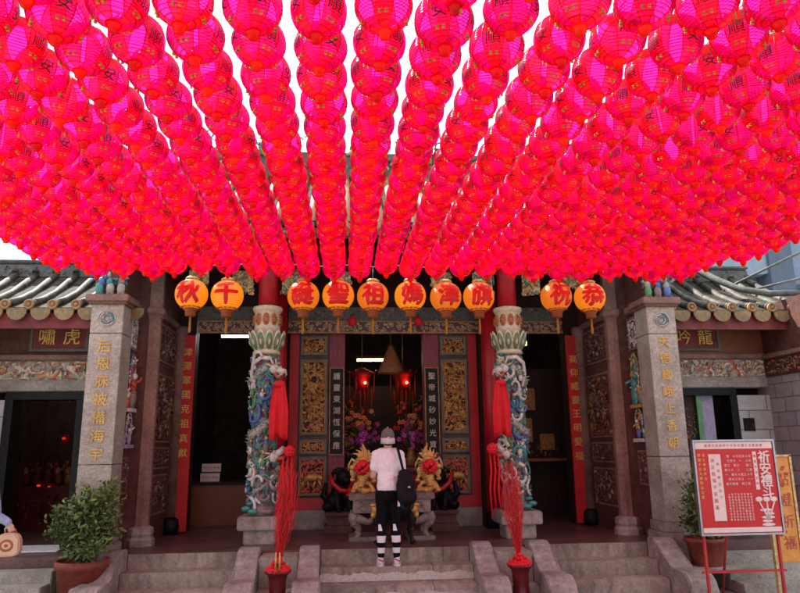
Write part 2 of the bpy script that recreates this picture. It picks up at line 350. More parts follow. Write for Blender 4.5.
def solid(mb, voxel=.012, smooth=6, disp=0, dscale=.08):
    """melt overlapping closed shapes into one continuous skin"""
    me = bpy.data.meshes.new('tmp'); bmesh.ops.recalc_face_normals(mb.bm, faces=mb.bm.faces[:]); mb.bm.to_mesh(me); mb.bm.free()
    o = bpy.data.objects.new('tmp', me); C.objects.link(o)
    r = o.modifiers.new('r', 'REMESH'); r.mode = 'VOXEL'; r.voxel_size = voxel; r.use_smooth_shade = True
    if smooth:
        k = o.modifiers.new('s', 'SMOOTH'); k.factor = .5; k.iterations = smooth
    if disp:
        t = bpy.data.textures.new('wrinkle', 'CLOUDS'); t.noise_scale = dscale
        d = o.modifiers.new('d', 'DISPLACE'); d.texture = t; d.strength = disp; d.mid_level = .5
    dg = bpy.context.evaluated_depsgraph_get(); dg.update()
    m2 = bpy.data.meshes.new_from_object(o.evaluated_get(dg)); bpy.data.objects.remove(o); bpy.data.meshes.remove(me)
    out = MB(); out.bm.from_mesh(m2); bpy.data.meshes.remove(m2)
    for f in out.bm.faces: f.smooth = True; f.material_index = 0
    return out

_gl = {}
def glyph(ch, bold=0, depth=.06):
    k = (ch, bold, depth)
    if k not in _gl:
        c = bpy.data.curves.new('g', 'FONT'); c.body = ch; c.resolution_u = 2; c.extrude = depth / 2; c.offset = bold
        o = bpy.data.objects.new('g', c); C.objects.link(o)
        dg = bpy.context.evaluated_depsgraph_get(); dg.update()
        me = bpy.data.meshes.new_from_object(o.evaluated_get(dg)); bpy.data.objects.remove(o); bpy.data.curves.remove(c)
        _gl[k] = ([v.co.copy() for v in me.vertices], [tuple(p.vertices) for p in me.polygons]); bpy.data.meshes.remove(me)
    return _gl[k]
def put(mb, ch, org, size, U=(1, 0, 0), V=(0, 0, 1), N=(0, -1, 0), bold=.004, depth=.06, mi=0, sq=1.0):
    """a written character centred on org in the plane U,V"""
    vs, fs = glyph(ch, bold, depth); U, V, N, org = Vector(U), Vector(V), Vector(N), Vector(org)
    lat = ord(ch) < 0x2000
    cx = .5 if not lat else (min(v.x for v in vs) + max(v.x for v in vs)) / 2
    nv = [mb.bm.verts.new(org + U * (v.x - cx) * size * sq + V * (v.y - .38) * size + N * v.z * size) for v in vs]
    for f in fs:
        try: mb.bm.faces.new([nv[i] for i in f]).material_index = mi
        except ValueError: pass
def column_text(mb, txt, x, y, ztop, step, size, **k):
    for i, ch in enumerate(txt): put(mb, ch, (x, y, ztop - step * (i + .5)), size, **k)

def swirl(u, v, seed, f):
    """a curling ridge pattern, 0 to 1, for carved grounds"""
    p = Vector((u * f, v * f, seed * 7.31)); wv = noise.noise_vector(p * .55) * 1.5
    q = p + wv; n1 = noise.noise(q); n2 = noise.noise(q * 2.3 + Vector((3, 1, 0)))
    return max(0.0, min(1.0, (1 - abs(n1) * 2.6) * .6 + (1 - abs(n2) * 2.2) * .28 + .14))
def carved(mb, org, U, V, N, w, h, cell, depth, seed, pick, f=14):
    """a deeply carved ground as real relief; pick(height, u, v) gives the paint of each facet"""
    U, V, N, org = Vector(U), Vector(V), Vector(N), Vector(org); nu, nv = max(2, int(w / cell)), max(2, int(h / cell)); g = []
    for j in range(nv + 1):
        row = []
        for i in range(nu + 1):
            u, v = w * i / nu, h * j / nv; z = swirl(u, v, seed, f); e = 1 if 0 < i < nu and 0 < j < nv else 0
            row.append((mb.bm.verts.new(org + U * u + V * v + N * depth * z * e), z))
        g.append(row)
    for j in range(nv):
        for i in range(nu):
            q = (g[j][i], g[j][i + 1], g[j + 1][i + 1], g[j + 1][i]); fc = mb.bm.faces.new([x[0] for x in q]); fc.smooth = True
            fc.material_index = pick(sum(x[1] for x in q) / 4, w * (i + .5) / nu, h * (j + .5) / nv)
# carved relief: scrolls, leaves and small figures standing out of a panel in the plane (U,V) facing N
def relief(mb, org, U, V, N, w, h, n, mis, seed, depth=.03, figs=0, size=1.0):
    rr = random.Random(seed); U, V, N, org = Vector(U), Vector(V), Vector(N), Vector(org)
    B = Matrix((U, V, N)).transposed()
    P = lambda u, v, d: org + U * u + V * v + N * d
    e = min(w, h)
    for i in range(n):
        u, v = rr.uniform(.06, .94) * w, rr.uniform(.06, .94) * h; mi = rr.choice(mis); k = rr.random()
        if k < .55:                                        # a curling scroll
            R = rr.uniform(.05, .16) * e * size; a0 = rr.uniform(0, 6.3); d = rr.choice((-1, 1)); pts = []
            turns = rr.uniform(2.5, 5.5)
            for q in range(9):
                t = q / 8; rad = R * (1 - .72 * t)
                uu = min(max(u + rad * math.cos(a0 + d * turns * t), .03 * w), .97 * w); vv = min(max(v + rad * math.sin(a0 + d * turns * t), .02 * h), .98 * h)
                pts.append(P(uu, vv, depth * (.35 + .5 * t)))
            mb.tube(pts, [R * .20 * (1 - .4 * q / 8) for q in range(9)], 5, mi)
        else:                                              # a leaf or cloud lobe
            a = rr.uniform(0, PI); r1 = rr.uniform(.035, .085) * e * size
            mb.ell(P(u, v, depth * .3), (r1 * 1.5, r1 * .7, depth * rr.uniform(.5, 1)), mi, 1, B @ Matrix.Rotation(a, 3, 'Z'))
    for i in range(figs):
        figure(mb, P(rr.uniform(.15, .85) * w, rr.uniform(.08, .62) * h, depth * .45), U, V, N, e * .34 * size, rr, mis)
def figure(mb, o, U, V, N, H, rr, mis):
    """a small robed figure"""
    U, V, N = Vector(U), Vector(V), Vector(N); B = Matrix((U, V, N)).transposed(); m1, m2 = rr.choice(mis), rr.choice(mis)
    ln = rr.uniform(-.15, .15)
    mb.ell(o + V * H * .28, (H * .17, H * .30, H * .13), m1, 2, B)
    mb.ell(o + V * H * .58 + U * ln * H * .5, (H * .15, H * .2, H * .12), m2, 2, B)
    mb.ell(o + V * H * .84 + U * ln * H + N * H * .05, (H * .085, H * .1, H * .09), mis[0], 2, B)
    mb.ell(o + V * H * .95 + U * ln * H, (H * .06, H * .07, H * .06), m1, 1, B)
    for sgn in (-1, 1):
        a = rr.uniform(-.6, .9)
        p0 = o + V * H * .68 + U * sgn * H * .13; p1 = p0 + U * sgn * H * .16 + V * H * .12 * a + N * H * .1
        mb.tube([p0, p1, p1 + V * H * .14 * a + N * H * .07 - U * sgn * H * .04], [H * .06, H * .055, H * .03], 5, m2)
        mb.tube([o + V * H * .2 + U * sgn * H * .07, o + U * sgn * H * .1 + N * H * .05], [H * .07, H * .04], 5, m1)

XC = .67     # centre line of the temple front
def mx(dx, s): return XC + s * dx

# ------------------------------------------------------------------ ground and terrace
struct('ground', MB().quad([(-250, -250, 0), (250, -250, 0), (250, 250, 0), (-250, 250, 0)]), 'pave')
struct('terrace_floor', MB().box(-6.2, 7.4, 9.42, 24, .0, .54, bev=.006), 'floor')

# ------------------------------------------------------------------ stairs and their stone ramps
def stair(label, x0, x1, ragged):
    t = thing('stone_stair', label, 'stairs', ((x0 + x1) / 2, 9.1, 0), 'stairs up to the temple terrace')
    rr = random.Random(x0)
    for k, (y0, z) in enumerate(((9.40, .54), (9.10, .36), (8.80, .18))):
        m = MB(); y1 = 9.418 if k == 0 else 9.398 - .3 * (k - 1)
        n = 1 if not ragged else 2; cuts = [x0] + [x0 + (x1 - x0) * (i + rr.uniform(.35, .65)) / n for i in range(1, n)] + [x1]
        for a, b in zip(cuts, cuts[1:]): m.box(a + .002, b - .002, y0, y1, 0, z, bev=.006)
        st = obj('step', m, 'stair', t)
        if ragged and k:                                    # worn mortar edge along the foot of the riser above
            m = MB(); top = []; N = 60
            for i in range(N + 1):
                top.append((x0 + (x1 - x0) * i / N, z - .075 + rr.uniform(-.012, .012) + .012 * math.sin(i * .5)))
            m.prism([(x0, z - .165)] + top + [(x1, z - .165)], y0 - .006, y0 + .001, 'y'); obj('mortar_patch', m, 'mortar', st)
    return t
stair('broad middle stone stair with worn ragged edges under the visitor', XC - .98, XC + .98, True)
stair('left stone stair behind the leafy shrub with stained risers', XC - 3.43, XC - 2.02, False)
stair('right stone stair beside the red notice board with stained risers', XC + 2.02, XC + 3.43, False)
def ramp(label, x0, x1, flare=0):
    t = thing('stone_ramp', label, 'balustrade', ((x0 + x1) / 2, 8.8, 0), 'stone ramps flanking the stairs')
    m = MB(); prof = [(9.41, 0), (9.41, .605), (9.26, .61), (9.16, .58), (8.80, .335), (8.72, .31), (8.72, 0)]
    m.prism(prof, x0, x1); bmesh.ops.bevel(m.bm, geom=m.bm.edges[:], offset=.012, segments=2, affect='EDGES'); obj('sloping_slab', m, 'granite2', t)
    m = MB(); prof = [(8.715, 0), (8.715, .325)] + [(8.42 - .20 * math.sin(a), .125 + .20 * math.cos(a)) for a in [i * PI / 2 / 6 for i in range(7)]] + [(8.22, 0)]
    m.prism(prof, x0 - .03, x1 + .03); bmesh.ops.bevel(m.bm, geom=m.bm.edges[:], offset=.015, segments=2, affect='EDGES'); obj('drum_end', m, 'granite2', t)
ramp('stone ramp on the left edge of the middle stair, right of the left vase', XC - 1.24, XC - .985)
ramp('stone ramp on the right edge of the middle stair, left of the right vase', XC + .985, XC + 1.24)
ramp('stone ramp between the left stair and the left red vase', XC - 2.015, XC - 1.74)
ramp('stone ramp between the right red vase and the right stair', XC + 1.74, XC + 2.015)
ramp('stone ramp beside the leafy shrub at the left end of the stairs', XC - 3.72, XC - 3.435)
ramp('stone ramp beside the potted plant at the right end of the stairs', XC + 3.435, XC + 3.72)
for s, nm in ((-1, 'left'), (1, 'right')):
    a, b = sorted((mx(1.245, s), mx(1.735, s))); m = MB().box(a, b, 9.0, 9.415, 0, .52, bev=.012)
    m.box(a, b, 8.72, 8.995, 0, .16, bev=.012)
    tag(obj('stone_block', m, 'stair', origin=((a + b) / 2, 9, 0)), 'stone block filling the gap behind the %s red twig vase' % nm, 'stone block')

# ------------------------------------------------------------------ main hall
T = thing('temple_hall', 'carved and gilded temple hall with red doors and a deep dark interior', 'temple', (XC, 11.7, .54))
W = 11.7
m = MB()   # wall round the openings
for s in (-1, 1):
    a, b = sorted((mx(3.55, s), mx(3.22, s))); m.box(a, b, W, W + .25, .54, 4.9)
    a, b = sorted((mx(1.98, s), mx(1.55, s))); m.box(a, b, W + .02, W + .25, .54, 4.9)
m.box(mx(3.55, -1), mx(3.55, 1), W + .03, W + .25, 4.25, 5.6)
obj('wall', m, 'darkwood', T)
m = MB().box(XC - 5.2, XC + 5.2, 20, 20.2, .54, 6).box(XC - 4.6, XC - 4.4, 12, 20, .54, 6).box(XC + 4.4, XC + 4.6, 12, 20, .54, 6)
m.box(XC - 5.2, XC + 5.2, 12, 20.2, 5.6, 5.7)
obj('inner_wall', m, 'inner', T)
obj('ceiling', MB().box(XC - 3.6, XC + 3.6, 9.45, 11.95, 5.0, 5.08), 'darkwood', T)
# stone footing and red sill
for s in (-1, 1):
    a, b = sorted((mx(1.62, s), mx(.90, s)))
    obj('stone_footing', MB().box(a, b, W - .08, W + .015, .54, .845, bev=.01), 'granite2', T)
    obj('red_sill', MB().box(a, b, W - .06, W + .012, .848, 1.045, bev=.008), 'redpaint', T)
    a, b = sorted((mx(1.62, s), mx(1.46, s))); obj('door_post', MB().box(a, b, W - .05, W + .01, 1.048, 3.775), 'redpaint', T)
def inset(x0, x1, z0, z1, seed, parent, mis, mats, n, figs=0, animal=None):
    f = MB(); e = .035
    for q in ((x0, x1, z0, z0 + e), (x0, x1, z1 - e, z1), (x0, x0 + e, z0 + e, z1 - e), (x1 - e, x1, z0 + e, z1 - e)):
        f.box(q[0], q[1], W - .105, W - .075, q[2], q[3], bev=.006)
    fr = obj('panel_frame', f, 'frame2', parent)
    f = MB(); e2 = .011
    for q in ((x0 + e, x1 - e, z0 + e, z0 + e + e2), (x0 + e, x1 - e, z1 - e - e2, z1 - e), (x0 + e, x0 + e + e2, z0 + e, z1 - e), (x1 - e - e2, x1 - e, z0 + e, z1 - e)):
        f.box(q[0], q[1], W - .097, W - .077, q[2], q[3])
    obj('gilt_bead', f, 'gold2', fr)
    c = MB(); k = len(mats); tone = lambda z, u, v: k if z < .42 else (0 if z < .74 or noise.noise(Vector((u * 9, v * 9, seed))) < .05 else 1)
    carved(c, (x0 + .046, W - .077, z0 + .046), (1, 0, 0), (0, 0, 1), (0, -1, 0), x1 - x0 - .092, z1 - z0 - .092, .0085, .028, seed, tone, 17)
    relief(c, (x0 + .05, W - .090, z0 + .05), (1, 0, 0), (0, 0, 1), (0, -1, 0), x1 - x0 - .1, z1 - z0 - .1, n // 3, mis, seed, .02, figs)
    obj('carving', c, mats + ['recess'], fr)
    if animal:                                              # a golden galloping beast
        g = MB(); cx, cz, d = (x0 + x1) / 2, z0 + (z1 - z0) * .42, animal
        Y = W - .115
        g.tube([(cx - d * .13, Y, cz - .01), (cx - d * .05, Y - .012, cz + .03), (cx + d * .05, Y - .012, cz + .03), (cx + d * .10, Y, cz + .05)], [.05, .065, .06, .04], 8)
        g.tube([(cx + d * .09, Y, cz + .05), (cx + d * .14, Y - .01, cz + .02), (cx + d * .165, Y - .01, cz - .04)], [.045, .038, .022], 7)
        for lx, tilt in ((-.12, -.05), (-.08, .03), (.05, -.03), (.10, .06)):
            g.tube([(cx + d * lx, Y, cz), (cx + d * (lx + tilt * .6), Y, cz - .08), (cx + d * (lx + tilt), Y - .005, cz - .155)], [.03, .018, .012], 6)
        g.tube([(cx - d * .14, Y, cz), (cx - d * .17, Y, cz + .06), (cx - d * .15, Y, cz + .12)], [.016, .018, .006], 5)
        obj('gold_beast', g, 'brightgold', fr)
for s, nm in ((-1, 'left'), (1, 'right')):
    a, b = sorted((mx(1.455, s), mx(.955, s)))
    d = obj('door_panel', MB().box(a, b, W - .075, W + .01, 1.05, 3.775), 'frame', T)
    inset(a + .02, b - .02, 3.39, 3.72, 11 + s, d, [0, 0, 1], ['gold2', 'gold', 'recess'], 40, 5)
    inset(a + .02, b - .02, 2.05, 3.32, 21 + s, d, [0, 0, 0, 1, 2], ['gold2', 'gold', 'coral'], 210, 9)
    inset(a + .02, b - .02, 1.74, 1.98, 31 + s, d, [0, 0, 1], ['gold2', 'gold', 'recess'], 36)
    inset(a + .02, b - .02, 1.07, 1.70, 41 + s, d, [0, 1, 2, 2], ['coral', 'gold2', 'recess'], 80, 2, -s)
    a, b = sorted((mx(.95, s), mx(.68, s)))
    p = obj('door_jamb', MB().box(a, b, W - .05, W + .2, .57, 3.775), 'plum', T)
    cb = MB().box(a + .012, b - .012, W - .085, W - .052, 1.72, 3.18); cb = obj('couplet_board', cb, 'black', T)
    f = MB()
    for q in ((a + .012, b - .012, 1.72, 1.735), (a + .012, b - .012, 3.165, 3.18), (a + .012, a + .026, 1.735, 3.165), (b - .026, b - .012, 1.735, 3.165)):
        f.box(q[0], q[1], W - .094, W - .0855, q[2], q[3])
    obj('gilt_border', f, 'gold2', cb)
    f = MB(); column_text(f, '護靈東湖恆保應' if s < 0 else '聖帝城砂妙光寶', (a + b) / 2, W - .0875, 3.13, .193, .125)
    obj('lettering', f, 'paletext', cb)
# lintels over the three bays
for x0, x1 in ((XC - 1.66, XC + 1.66), (XC - 3.17, XC - 1.98), (XC + 1.98, XC + 3.17)):
    l = obj('lintel', MB().box(x0, x1, W - .13, W + .02, 3.78, 3.97, bev=.008), 'wave', T)
    f = MB().box(x0, x1, W - .15, W - .132, 3.765, 3.79).box(x0, x1, W - .15, W - .132, 3.962, 3.985); obj('gilt_edge', f, 'gold2', l)
    obj('painted_beam', MB().box(x0, x1, W - .09, W + .025, 3.99, 4.24, bev=.008), 'painting', T)
    f = MB(); relief(f, (x0 + .05, W - .092, 4.0), (1, 0, 0), (0, 0, 1), (0, -1, 0), x1 - x0 - .1, .23, int(40 * (x1 - x0)), [0, 1, 2, 3], int(x0 * 10), .02, 0, .8)
    obj('beam_carving', f, ['frame2', 'gold2', 'recess', 'teal'], l)
# big front beams between the columns, dark, with gilt carved brackets
bm_ = obj('front_beam', MB().box(XC - 3.2, XC + 3.2, 10.12, 10.32, 4.52, 4.98, bev=.01), 'darkwood', T)
for k, (x0, x1, z0, z1, n) in enumerate(((-2.40, -2.05, 4.25, 4.5, 70), (-1.75, -1.38, 4.12, 4.5, 90), (-1.00, -.62, 4.10, 4.5, 90), (-.25, .1, 4.22, 4.5, 60), (1.30, 1.66, 4.22, 4.5, 60), (1.95, 2.32, 4.10, 4.5, 90), (2.74, 3.08, 4.12, 4.5, 90), (3.40, 3.75, 4.22, 4.5, 70))):
    f = MB(); relief(f, (x0, 10.16, z0), (1, 0, 0), (0, 0, 1), (0, -1, 0), x1 - x0, z1 - z0 + .03, n, [0, 0, 1, 2], 60 + k, .05, 3)
    f.box(x0 + .03, x1 - .03, 10.155, 10.20, z0 + .05, z1); obj('carved_bracket', f, ['palegold', 'gold2', 'teal'], bm_)
# red columns in front of the wall
for s in (-1, 1):
    x = mx(1.80, s); c = obj('red_column', MB().lathe([(.145, .80), (.145, 5.0)], (x, 11.38, 0), 28), 'redpaint', T)
    obj('column_base', MB().lathe([(.17, .54), (.20, .60), (.205, .70), (.17, .78), (.15, .80)], (x, 11.38, 0), 24), 'black', c)
# red couplet boards at the ends of the side bays
for s, txt in ((-1, '津澤翠國克祖真獻'), (1, '高仰威靈王明愛福')):
    a, b = sorted((mx(3.40, s), mx(3.18, s)))
    r = obj('red_board', MB().box(a, b, W - .22, W - .17, .57, 3.72, bev=.006), 'brightred', T)
    f = MB(); column_text(f, txt, (a + b) / 2, W - .226, 3.55 if s < 0 else 3.42, .235, .15); obj('lettering', f, 'goldtext', r)
# roof: big tiled slope over the hall, ridge with glazed ornaments
m = MB(); RX0, RX1 = XC - 3.9, XC + 3.9
m.prism([(9.25, 4.75), (9.25, 4.83), (12.6, 7.05), (16.5, 4.85), (16.5, 4.75), (12.6, 6.95)], RX0, RX1); rf = obj('roof', m, 'tile', T)
m = MB(); x = RX0 + .1
while x < RX1: m.tube([(x, 9.2, 4.84), (x, 11, 6.0), (x, 12.6, 7.07)], .075, 8); x += .26
obj('barrel_tile', m, 'rooforange', rf)
m = MB(); m.box(RX0, RX1, 12.5, 12.7, 7.0, 7.55, bev=.02); rg = obj('ridge', m, 'ridge', rf)
m = MB(); relief(m, (RX0, 12.5, 7.0), (1, 0, 0), (0, 0, 1), (0, -1, 0), RX1 - RX0, 1.0, 260, [0, 1, 2, 3, 4, 5], 5, .12, 20, .8); obj('ridge_ornament', m, ['coral', 'teal', 'blue', 'cream', 'green', 'ochre'], rg)

# ------------------------------------------------------------------ dragon columns
def petal(mb, cx, cy, z, ang, r, H, wd):
    """one lotus petal: cream rim, green field, rose heart"""
    d = Vector((math.cos(ang), math.sin(ang), 0)); t = Vector((-d.y, d.x, 0)); tilt = (d * .35 + Vector((0, 0, 1))).normalized(); nrm = t.cross(tilt)
    B = Matrix((t, tilt, nrm)).transposed()
    for k, (sc, mi, o) in enumerate(((1, 0, 0), (.78, 1, .013), (.5, 2, .024), (.3, 3, .032))):
        p = Vector((cx, cy, z)) + d * (r + o) + tilt * H * (.5 - .02 * k)
        mb.ell(p, (wd * sc, H * .55 * sc, .022), mi, 2, B)
def dragon_column(s, label):
    x, y = mx(1.85, s), 10.2; rr = random.Random(5 + s); i_ = -s      # i_ points to the middle of the hall
    t = thing('dragon_column', label, 'column', (x, y, .54), 'dragon columns of the temple porch')
    obj('plinth', MB().box(x - .30, x + .30, y - .30, y + .30, .74, .92, bev=.015).box(x - .22, x + .22, y - .22, y + .22, .54, .738, bev=.015), 'granite2', t)
    obj('shaft', MB().lathe([(.20, .92), (.21, 1.0), (.15, 1.1), (.145, 3.14), (.17, 3.22)], (x, y, 0), 24), 'rose', t)
    m = MB(); cap = MB().lathe([(.16, 3.20), (.205, 3.22), (.20, 3.25), (.16, 3.30), (.175, 3.56), (.195, 3.60), (.19, 3.62), (.19, 3.84), (.205, 3.86), (.225, 3.90), (.215, 3.93), (.15, 3.95)], (x, y, 0), 32); cp = obj('capital', cap, 'cream', t)
    for k in range(12): m = MB(); petal(m, x, y, 3.25, k * PI / 6 + .26, .165, .32, .066); obj('lotus_petal', m, ['cream', 'green', 'rose', 'cream'], cp)
    for k in range(10):
        m = MB()
        a = k * PI / 5 - PI / 2; d = Vector((math.cos(a), math.sin(a), 0)); B = Matrix((Vector((-d.y, d.x, 0)), Vector((0, 0, 1)), d)).transposed()
        p = Vector((x, y, 3.73)) + d * .190; m.ell(p, (.055, .10, .016), 0, 2, B); m.ell(p + d * .008, (.042, .085, .016), 1, 2, B)
        for q in range(3): m.tube([p + d * .027 + Vector((-d.y, d.x, 0)) * .03 * math.cos(b * 1.57 + q) + Vector((0, 0, .045 * (q - 1) + .015 * math.sin(b * 1.57))) for b in range(4)], .008, 4, 0)
        obj('medallion', m, ['ochre', 'coral'], cp)
    obj('upper_shaft', MB().lathe([(.145, 3.952), (.145, 5.0)], (x, y, 0), 24), 'redpaint', t)
    # the winding dragon
    pts, rad = [], []; N = 90; z0, z1 = 1.08, 3.05
    for q in range(N + 1):
        u = q / N; a = -PI / 2 + i_ * (.5 - 2.35 * 2 * PI * (1 - u)) ; R = .185 + .02 * math.sin(q * .9)
        pts.append((x + R * math.cos(a), y + R * math.sin(a), z0 + (z1 - z0) * u)); rad.append(.024 + .040 * min(1, u * 3) - (.012 if u > .9 else 0))
    m = MB().tube(pts, rad, 10); db = obj('dragon_body', m, ['dragonscale'], t)
    f = MB()
    for q in range(4, N, 2):                                 # back spines
        p = Vector(pts[q]); o = (p - Vector((x, y, p.z))).normalized()
        f.tube([p + o * rad[q] * .7 + Vector((0, 0, .02)), p + o * (rad[q] + .035) + Vector((0, 0, .035))], [.014, .003], 4, q // 2 % 2)
    obj('spine', f, ['cream', 'green'], db)
    def head(p, d, sc, name):
        f = MB(); p = Vector(p); d = Vector(d).normalized(); sd_ = d.cross(Vector((0, 0, 1))).normalized(); u = sd_.cross(d); B = Matrix((d, sd_, u)).transposed()
        L = lambda a, b, c: p + (d * a + sd_ * b + u * c) * sc
        f.ell(L(0, 0, 0), (.09 * sc, .07 * sc, .075 * sc), 0, 2, B)
        f.tube([L(.04, 0, .02), L(.13, 0, .025), L(.2, 0, .05)], [.055 * sc, .045 * sc, .034 * sc], 7, 0)
        f.tube([L(.03, 0, -.04), L(.11, 0, -.075), L(.17, 0, -.075)], [.04 * sc, .03 * sc, .02 * sc], 6, 1)
        for b in (-1, 1):
            f.ell(L(.06, .05 * b, .055), .022 * sc, 2, 1)
            f.tube([L(-.02, .04 * b, .06), L(-.09, .06 * b, .12), L(-.15, .06 * b, .15)], [.022 * sc, .014 * sc, .004 * sc], 5, 2)
            f.tube([L(.19, .03 * b, .04), L(.20, .06 * b, .0), L(.17, .08 * b, -.05)], [.012 * sc, .010 * sc, .004 * sc], 5, 0)
            for q in range(4): f.tube([L(-.03 - .02 * q, .06 * b, .03 - .03 * q), L(-.13, .09 * b, .03 - .05 * q)], [.02 * sc, .004 * sc], 4, 3 if q % 2 else 2)
        for q in range(4): f.ell(L(.08 + .03 * q, 0, -.015), (.008 * sc, .03 * sc, .018 * sc), 2, 1, B)
        return obj(name, f, ['white', 'coral', 'cream', 'teal'], t)
    head((x + i_ * .14, y - .19, 2.98), (i_ * .75, -.45, -.45), 1.0, 'dragon_head')
    head((x + i_ * .17, y - .18, 1.72), (i_ * .8, -.35, .45), 1.0, 'dragon_head')
    # the deeply cut stone skin of clouds and waves
    f = MB(); NA, NZ = 96, 150; g = []
    for j in range(NZ + 1):
        row = []
        for i in range(NA):
            aa = 2 * PI * i / NA; u, v = aa * .22, 2.12 * j / NZ; cu = Vector((math.cos(aa) * .22, math.sin(aa) * .22, v)) * 12
            wv = noise.noise_vector(cu * .5 + Vector((s * 5, 0, 0))) * 1.4; n1 = noise.noise(cu + wv); n2 = noise.noise((cu + wv) * 2.1)
            z = max(0, min(1, (1 - abs(n1) * 2.6) * .62 + (1 - abs(n2) * 2.2) * .26 + .14)); R_ = .152 + .052 * z
            row.append((f.bm.verts.new((x + R_ * math.cos(aa), y + R_ * math.sin(aa), 1.06 + v)), z))
        g.append(row)
    for j in range(NZ):
        for i in range(NA):
            q = (g[j][i], g[j][(i + 1) % NA], g[j + 1][(i + 1) % NA], g[j + 1][i]); fc = f.bm.faces.new([b_[0] for b_ in q]); fc.smooth = True
            z = sum(b_[1] for b_ in q) / 4; aa = 2 * PI * i / NA; c3 = noise.noise(Vector((math.cos(aa) * .22, math.sin(aa) * .22, 2.12 * j / NZ)) * 5.5 + Vector((9, s, 0)))
            fc.material_index = 4 if z < .42 else (0 if z > .87 else (1 if c3 < -.12 else 2 if c3 < .0 else 3 if c3 < .15 else 5 if c3 < .24 else 1))
    obj('carved_skin', f, ['white', 'teal', 'blue', 'green', 'plum', 'rose'], t)
    # clouds, small riders
    f = MB()
    for q in range(46):
        zc = rr.uniform(1.0, 3.15); a0 = rr.uniform(-PI * 1.05, .05); R = rr.uniform(.08, .17); ph = rr.uniform(0, 6.3); dd = rr.choice((-1, 1)); tn = rr.uniform(2.5, 5)
        pp = []
        for b in range(9):
            u = b / 8; r_ = R * (1 - .7 * u); aa = a0 + r_ / .23 * math.cos(ph + dd * tn * u); RR = .195 + .045 * u * rr.uniform(.6, 1)
            pp.append((x + RR * math.cos(aa), y + RR * math.sin(aa), zc + r_ * 1.15 * math.sin(ph + dd * tn * u)))
        band = int((zc + rr.uniform(-.2, .2)) * 2.6) % 4
        mi = rr.choice(((0, 0, 3, 1), (1, 2, 0, 4), (2, 4, 2, 0), (0, 3, 1, 0))[band])
        f.tube(pp, [R * .20 * (1 - .35 * b / 8) for b in range(9)], 6, mi)
    for q in range(14):
        zc = rr.uniform(1.15, 3.0); a = rr.uniform(-PI, 0); d = Vector((math.cos(a), math.sin(a), 0))
        figure(f, Vector((x, y, zc)) + d * .195, (-d.y, d.x, 0), (0, 0, 1), d, rr.uniform(.18, .26), rr, [5, 1, 2, 4, 0, 3])
    f.tube([(x - i_ * .13, y - .17, 2.70), (x - i_ * .19, y - .11, 2.9), (x - i_ * .17, y - .14, 3.07), (x - i_ * .05, y - .20, 3.15), (x + i_ * .1, y - .20, 3.13)], [.02, .03, .032, .034, .03], 8, 0)
    obj('cloud_carving', f, ['white', 'teal', 'blue', 'rose', 'green', 'cream', 'coral'], t)
    f = MB().ell((x - i_ * .20, y - .16, 1.02), (.07, .05, .04), 0).ell((x - i_ * .10, y - .20, .985), (.08, .05, .04), 0).ell((x - i_ * .15, y - .15, 1.09), (.06, .05, .03), 0).ell((x + i_ * .08, y - .18, .98), (.09, .05, .04), 1)
    obj('wave_base', f, ['teal', 'rose'], t)
    # red festive cloth hung from the dragon's jaw
    cl = MB(); z1, z0 = 2.74, 1.98; n = 14; xa, xb = x + i_ * .10, x + i_ * .37
    fr, bk = [], []
    for j in range(9):
        v = j / 8; row = []
        for i in range(n + 1):
            u = i / n; wdt = .62 + .38 * min(1, v * 2.2)
            xx = (xa + xb) / 2 + (xb - xa) * (u - .5) * wdt; yy = y - .33 + .03 * math.sin(u * 15 + v * 1.2) * (.3 + v) + .02 * math.sin(u * 6)
            row.append((xx, yy, z1 + (z0 - z1) * v - .03 * math.sin(u * 9) * v))
        fr.append(row)
    V = [[cl.bm.verts.new(p) for p in row] for row in fr]; V2 = [[cl.bm.verts.new((p[0], p[1] + .012, p[2])) for p in row] for row in fr]
    for j in range(8):
        for i in range(n):
            for VV in (V, V2):
                g_ = cl.bm.faces.new((VV[j][i], VV[j][i + 1], VV[j + 1][i + 1], VV[j + 1][i])); g_.smooth = True
    for i in range(n):
        cl.bm.faces.new((V[8][i], V[8][i + 1], V2[8][i + 1], V2[8][i])); cl.bm.faces.new((V[0][i], V[0][i + 1], V2[0][i + 1], V2[0][i]))
    for j in range(8):
        for i in (0, n): cl.bm.faces.new((V[j][i], V[j + 1][i], V2[j + 1][i], V2[j][i]))
    cl.ell(((xa + xb) / 2, y - .32, z1 + .01), (.09, .05, .05), 0)
    tag(obj('red_cloth', cl, 'cloth', origin=((xa + xb) / 2, y - .33, z0)), 'red festive cloth hung on the %s dragon column' % ('left' if s < 0 else 'right'), 'cloth', 'red cloths on the dragon columns')
    # pompom with streamers
    px = x + i_ * .40; pt = thing('red_pompom', 'red pompom with long streamers below the cloth of the %s dragon column' % ('left' if s < 0 else 'right'), 'pompom', (px, y - .34, .95), 'red pompoms on the dragon columns')
    pm = MB(); rr2 = random.Random(3)
    for q in range(90):
        d = Vector((rr2.gauss(0, 1), rr2.gauss(0, 1), rr2.gauss(0, 1))).normalized(); pm.ell(Vector((px, y - .34, 1.80)) + d * .062, .026, 0, 1)
    obj('ball', pm, 'cloth', pt)
    for q in range(3):
        b = MB(); xx = px - i_ * .02 + i_ * .06 * (q - 1); b.tube([(xx, y - .34, 1.74), (xx - i_ * .01, y - .35, 1.5), (xx + i_ * .015, y - .34, 1.25), (xx, y - .35, 1.0 - .08 * q)], [.010, .014, .014, .010], 5); obj('streamer', b, 'cloth', pt)
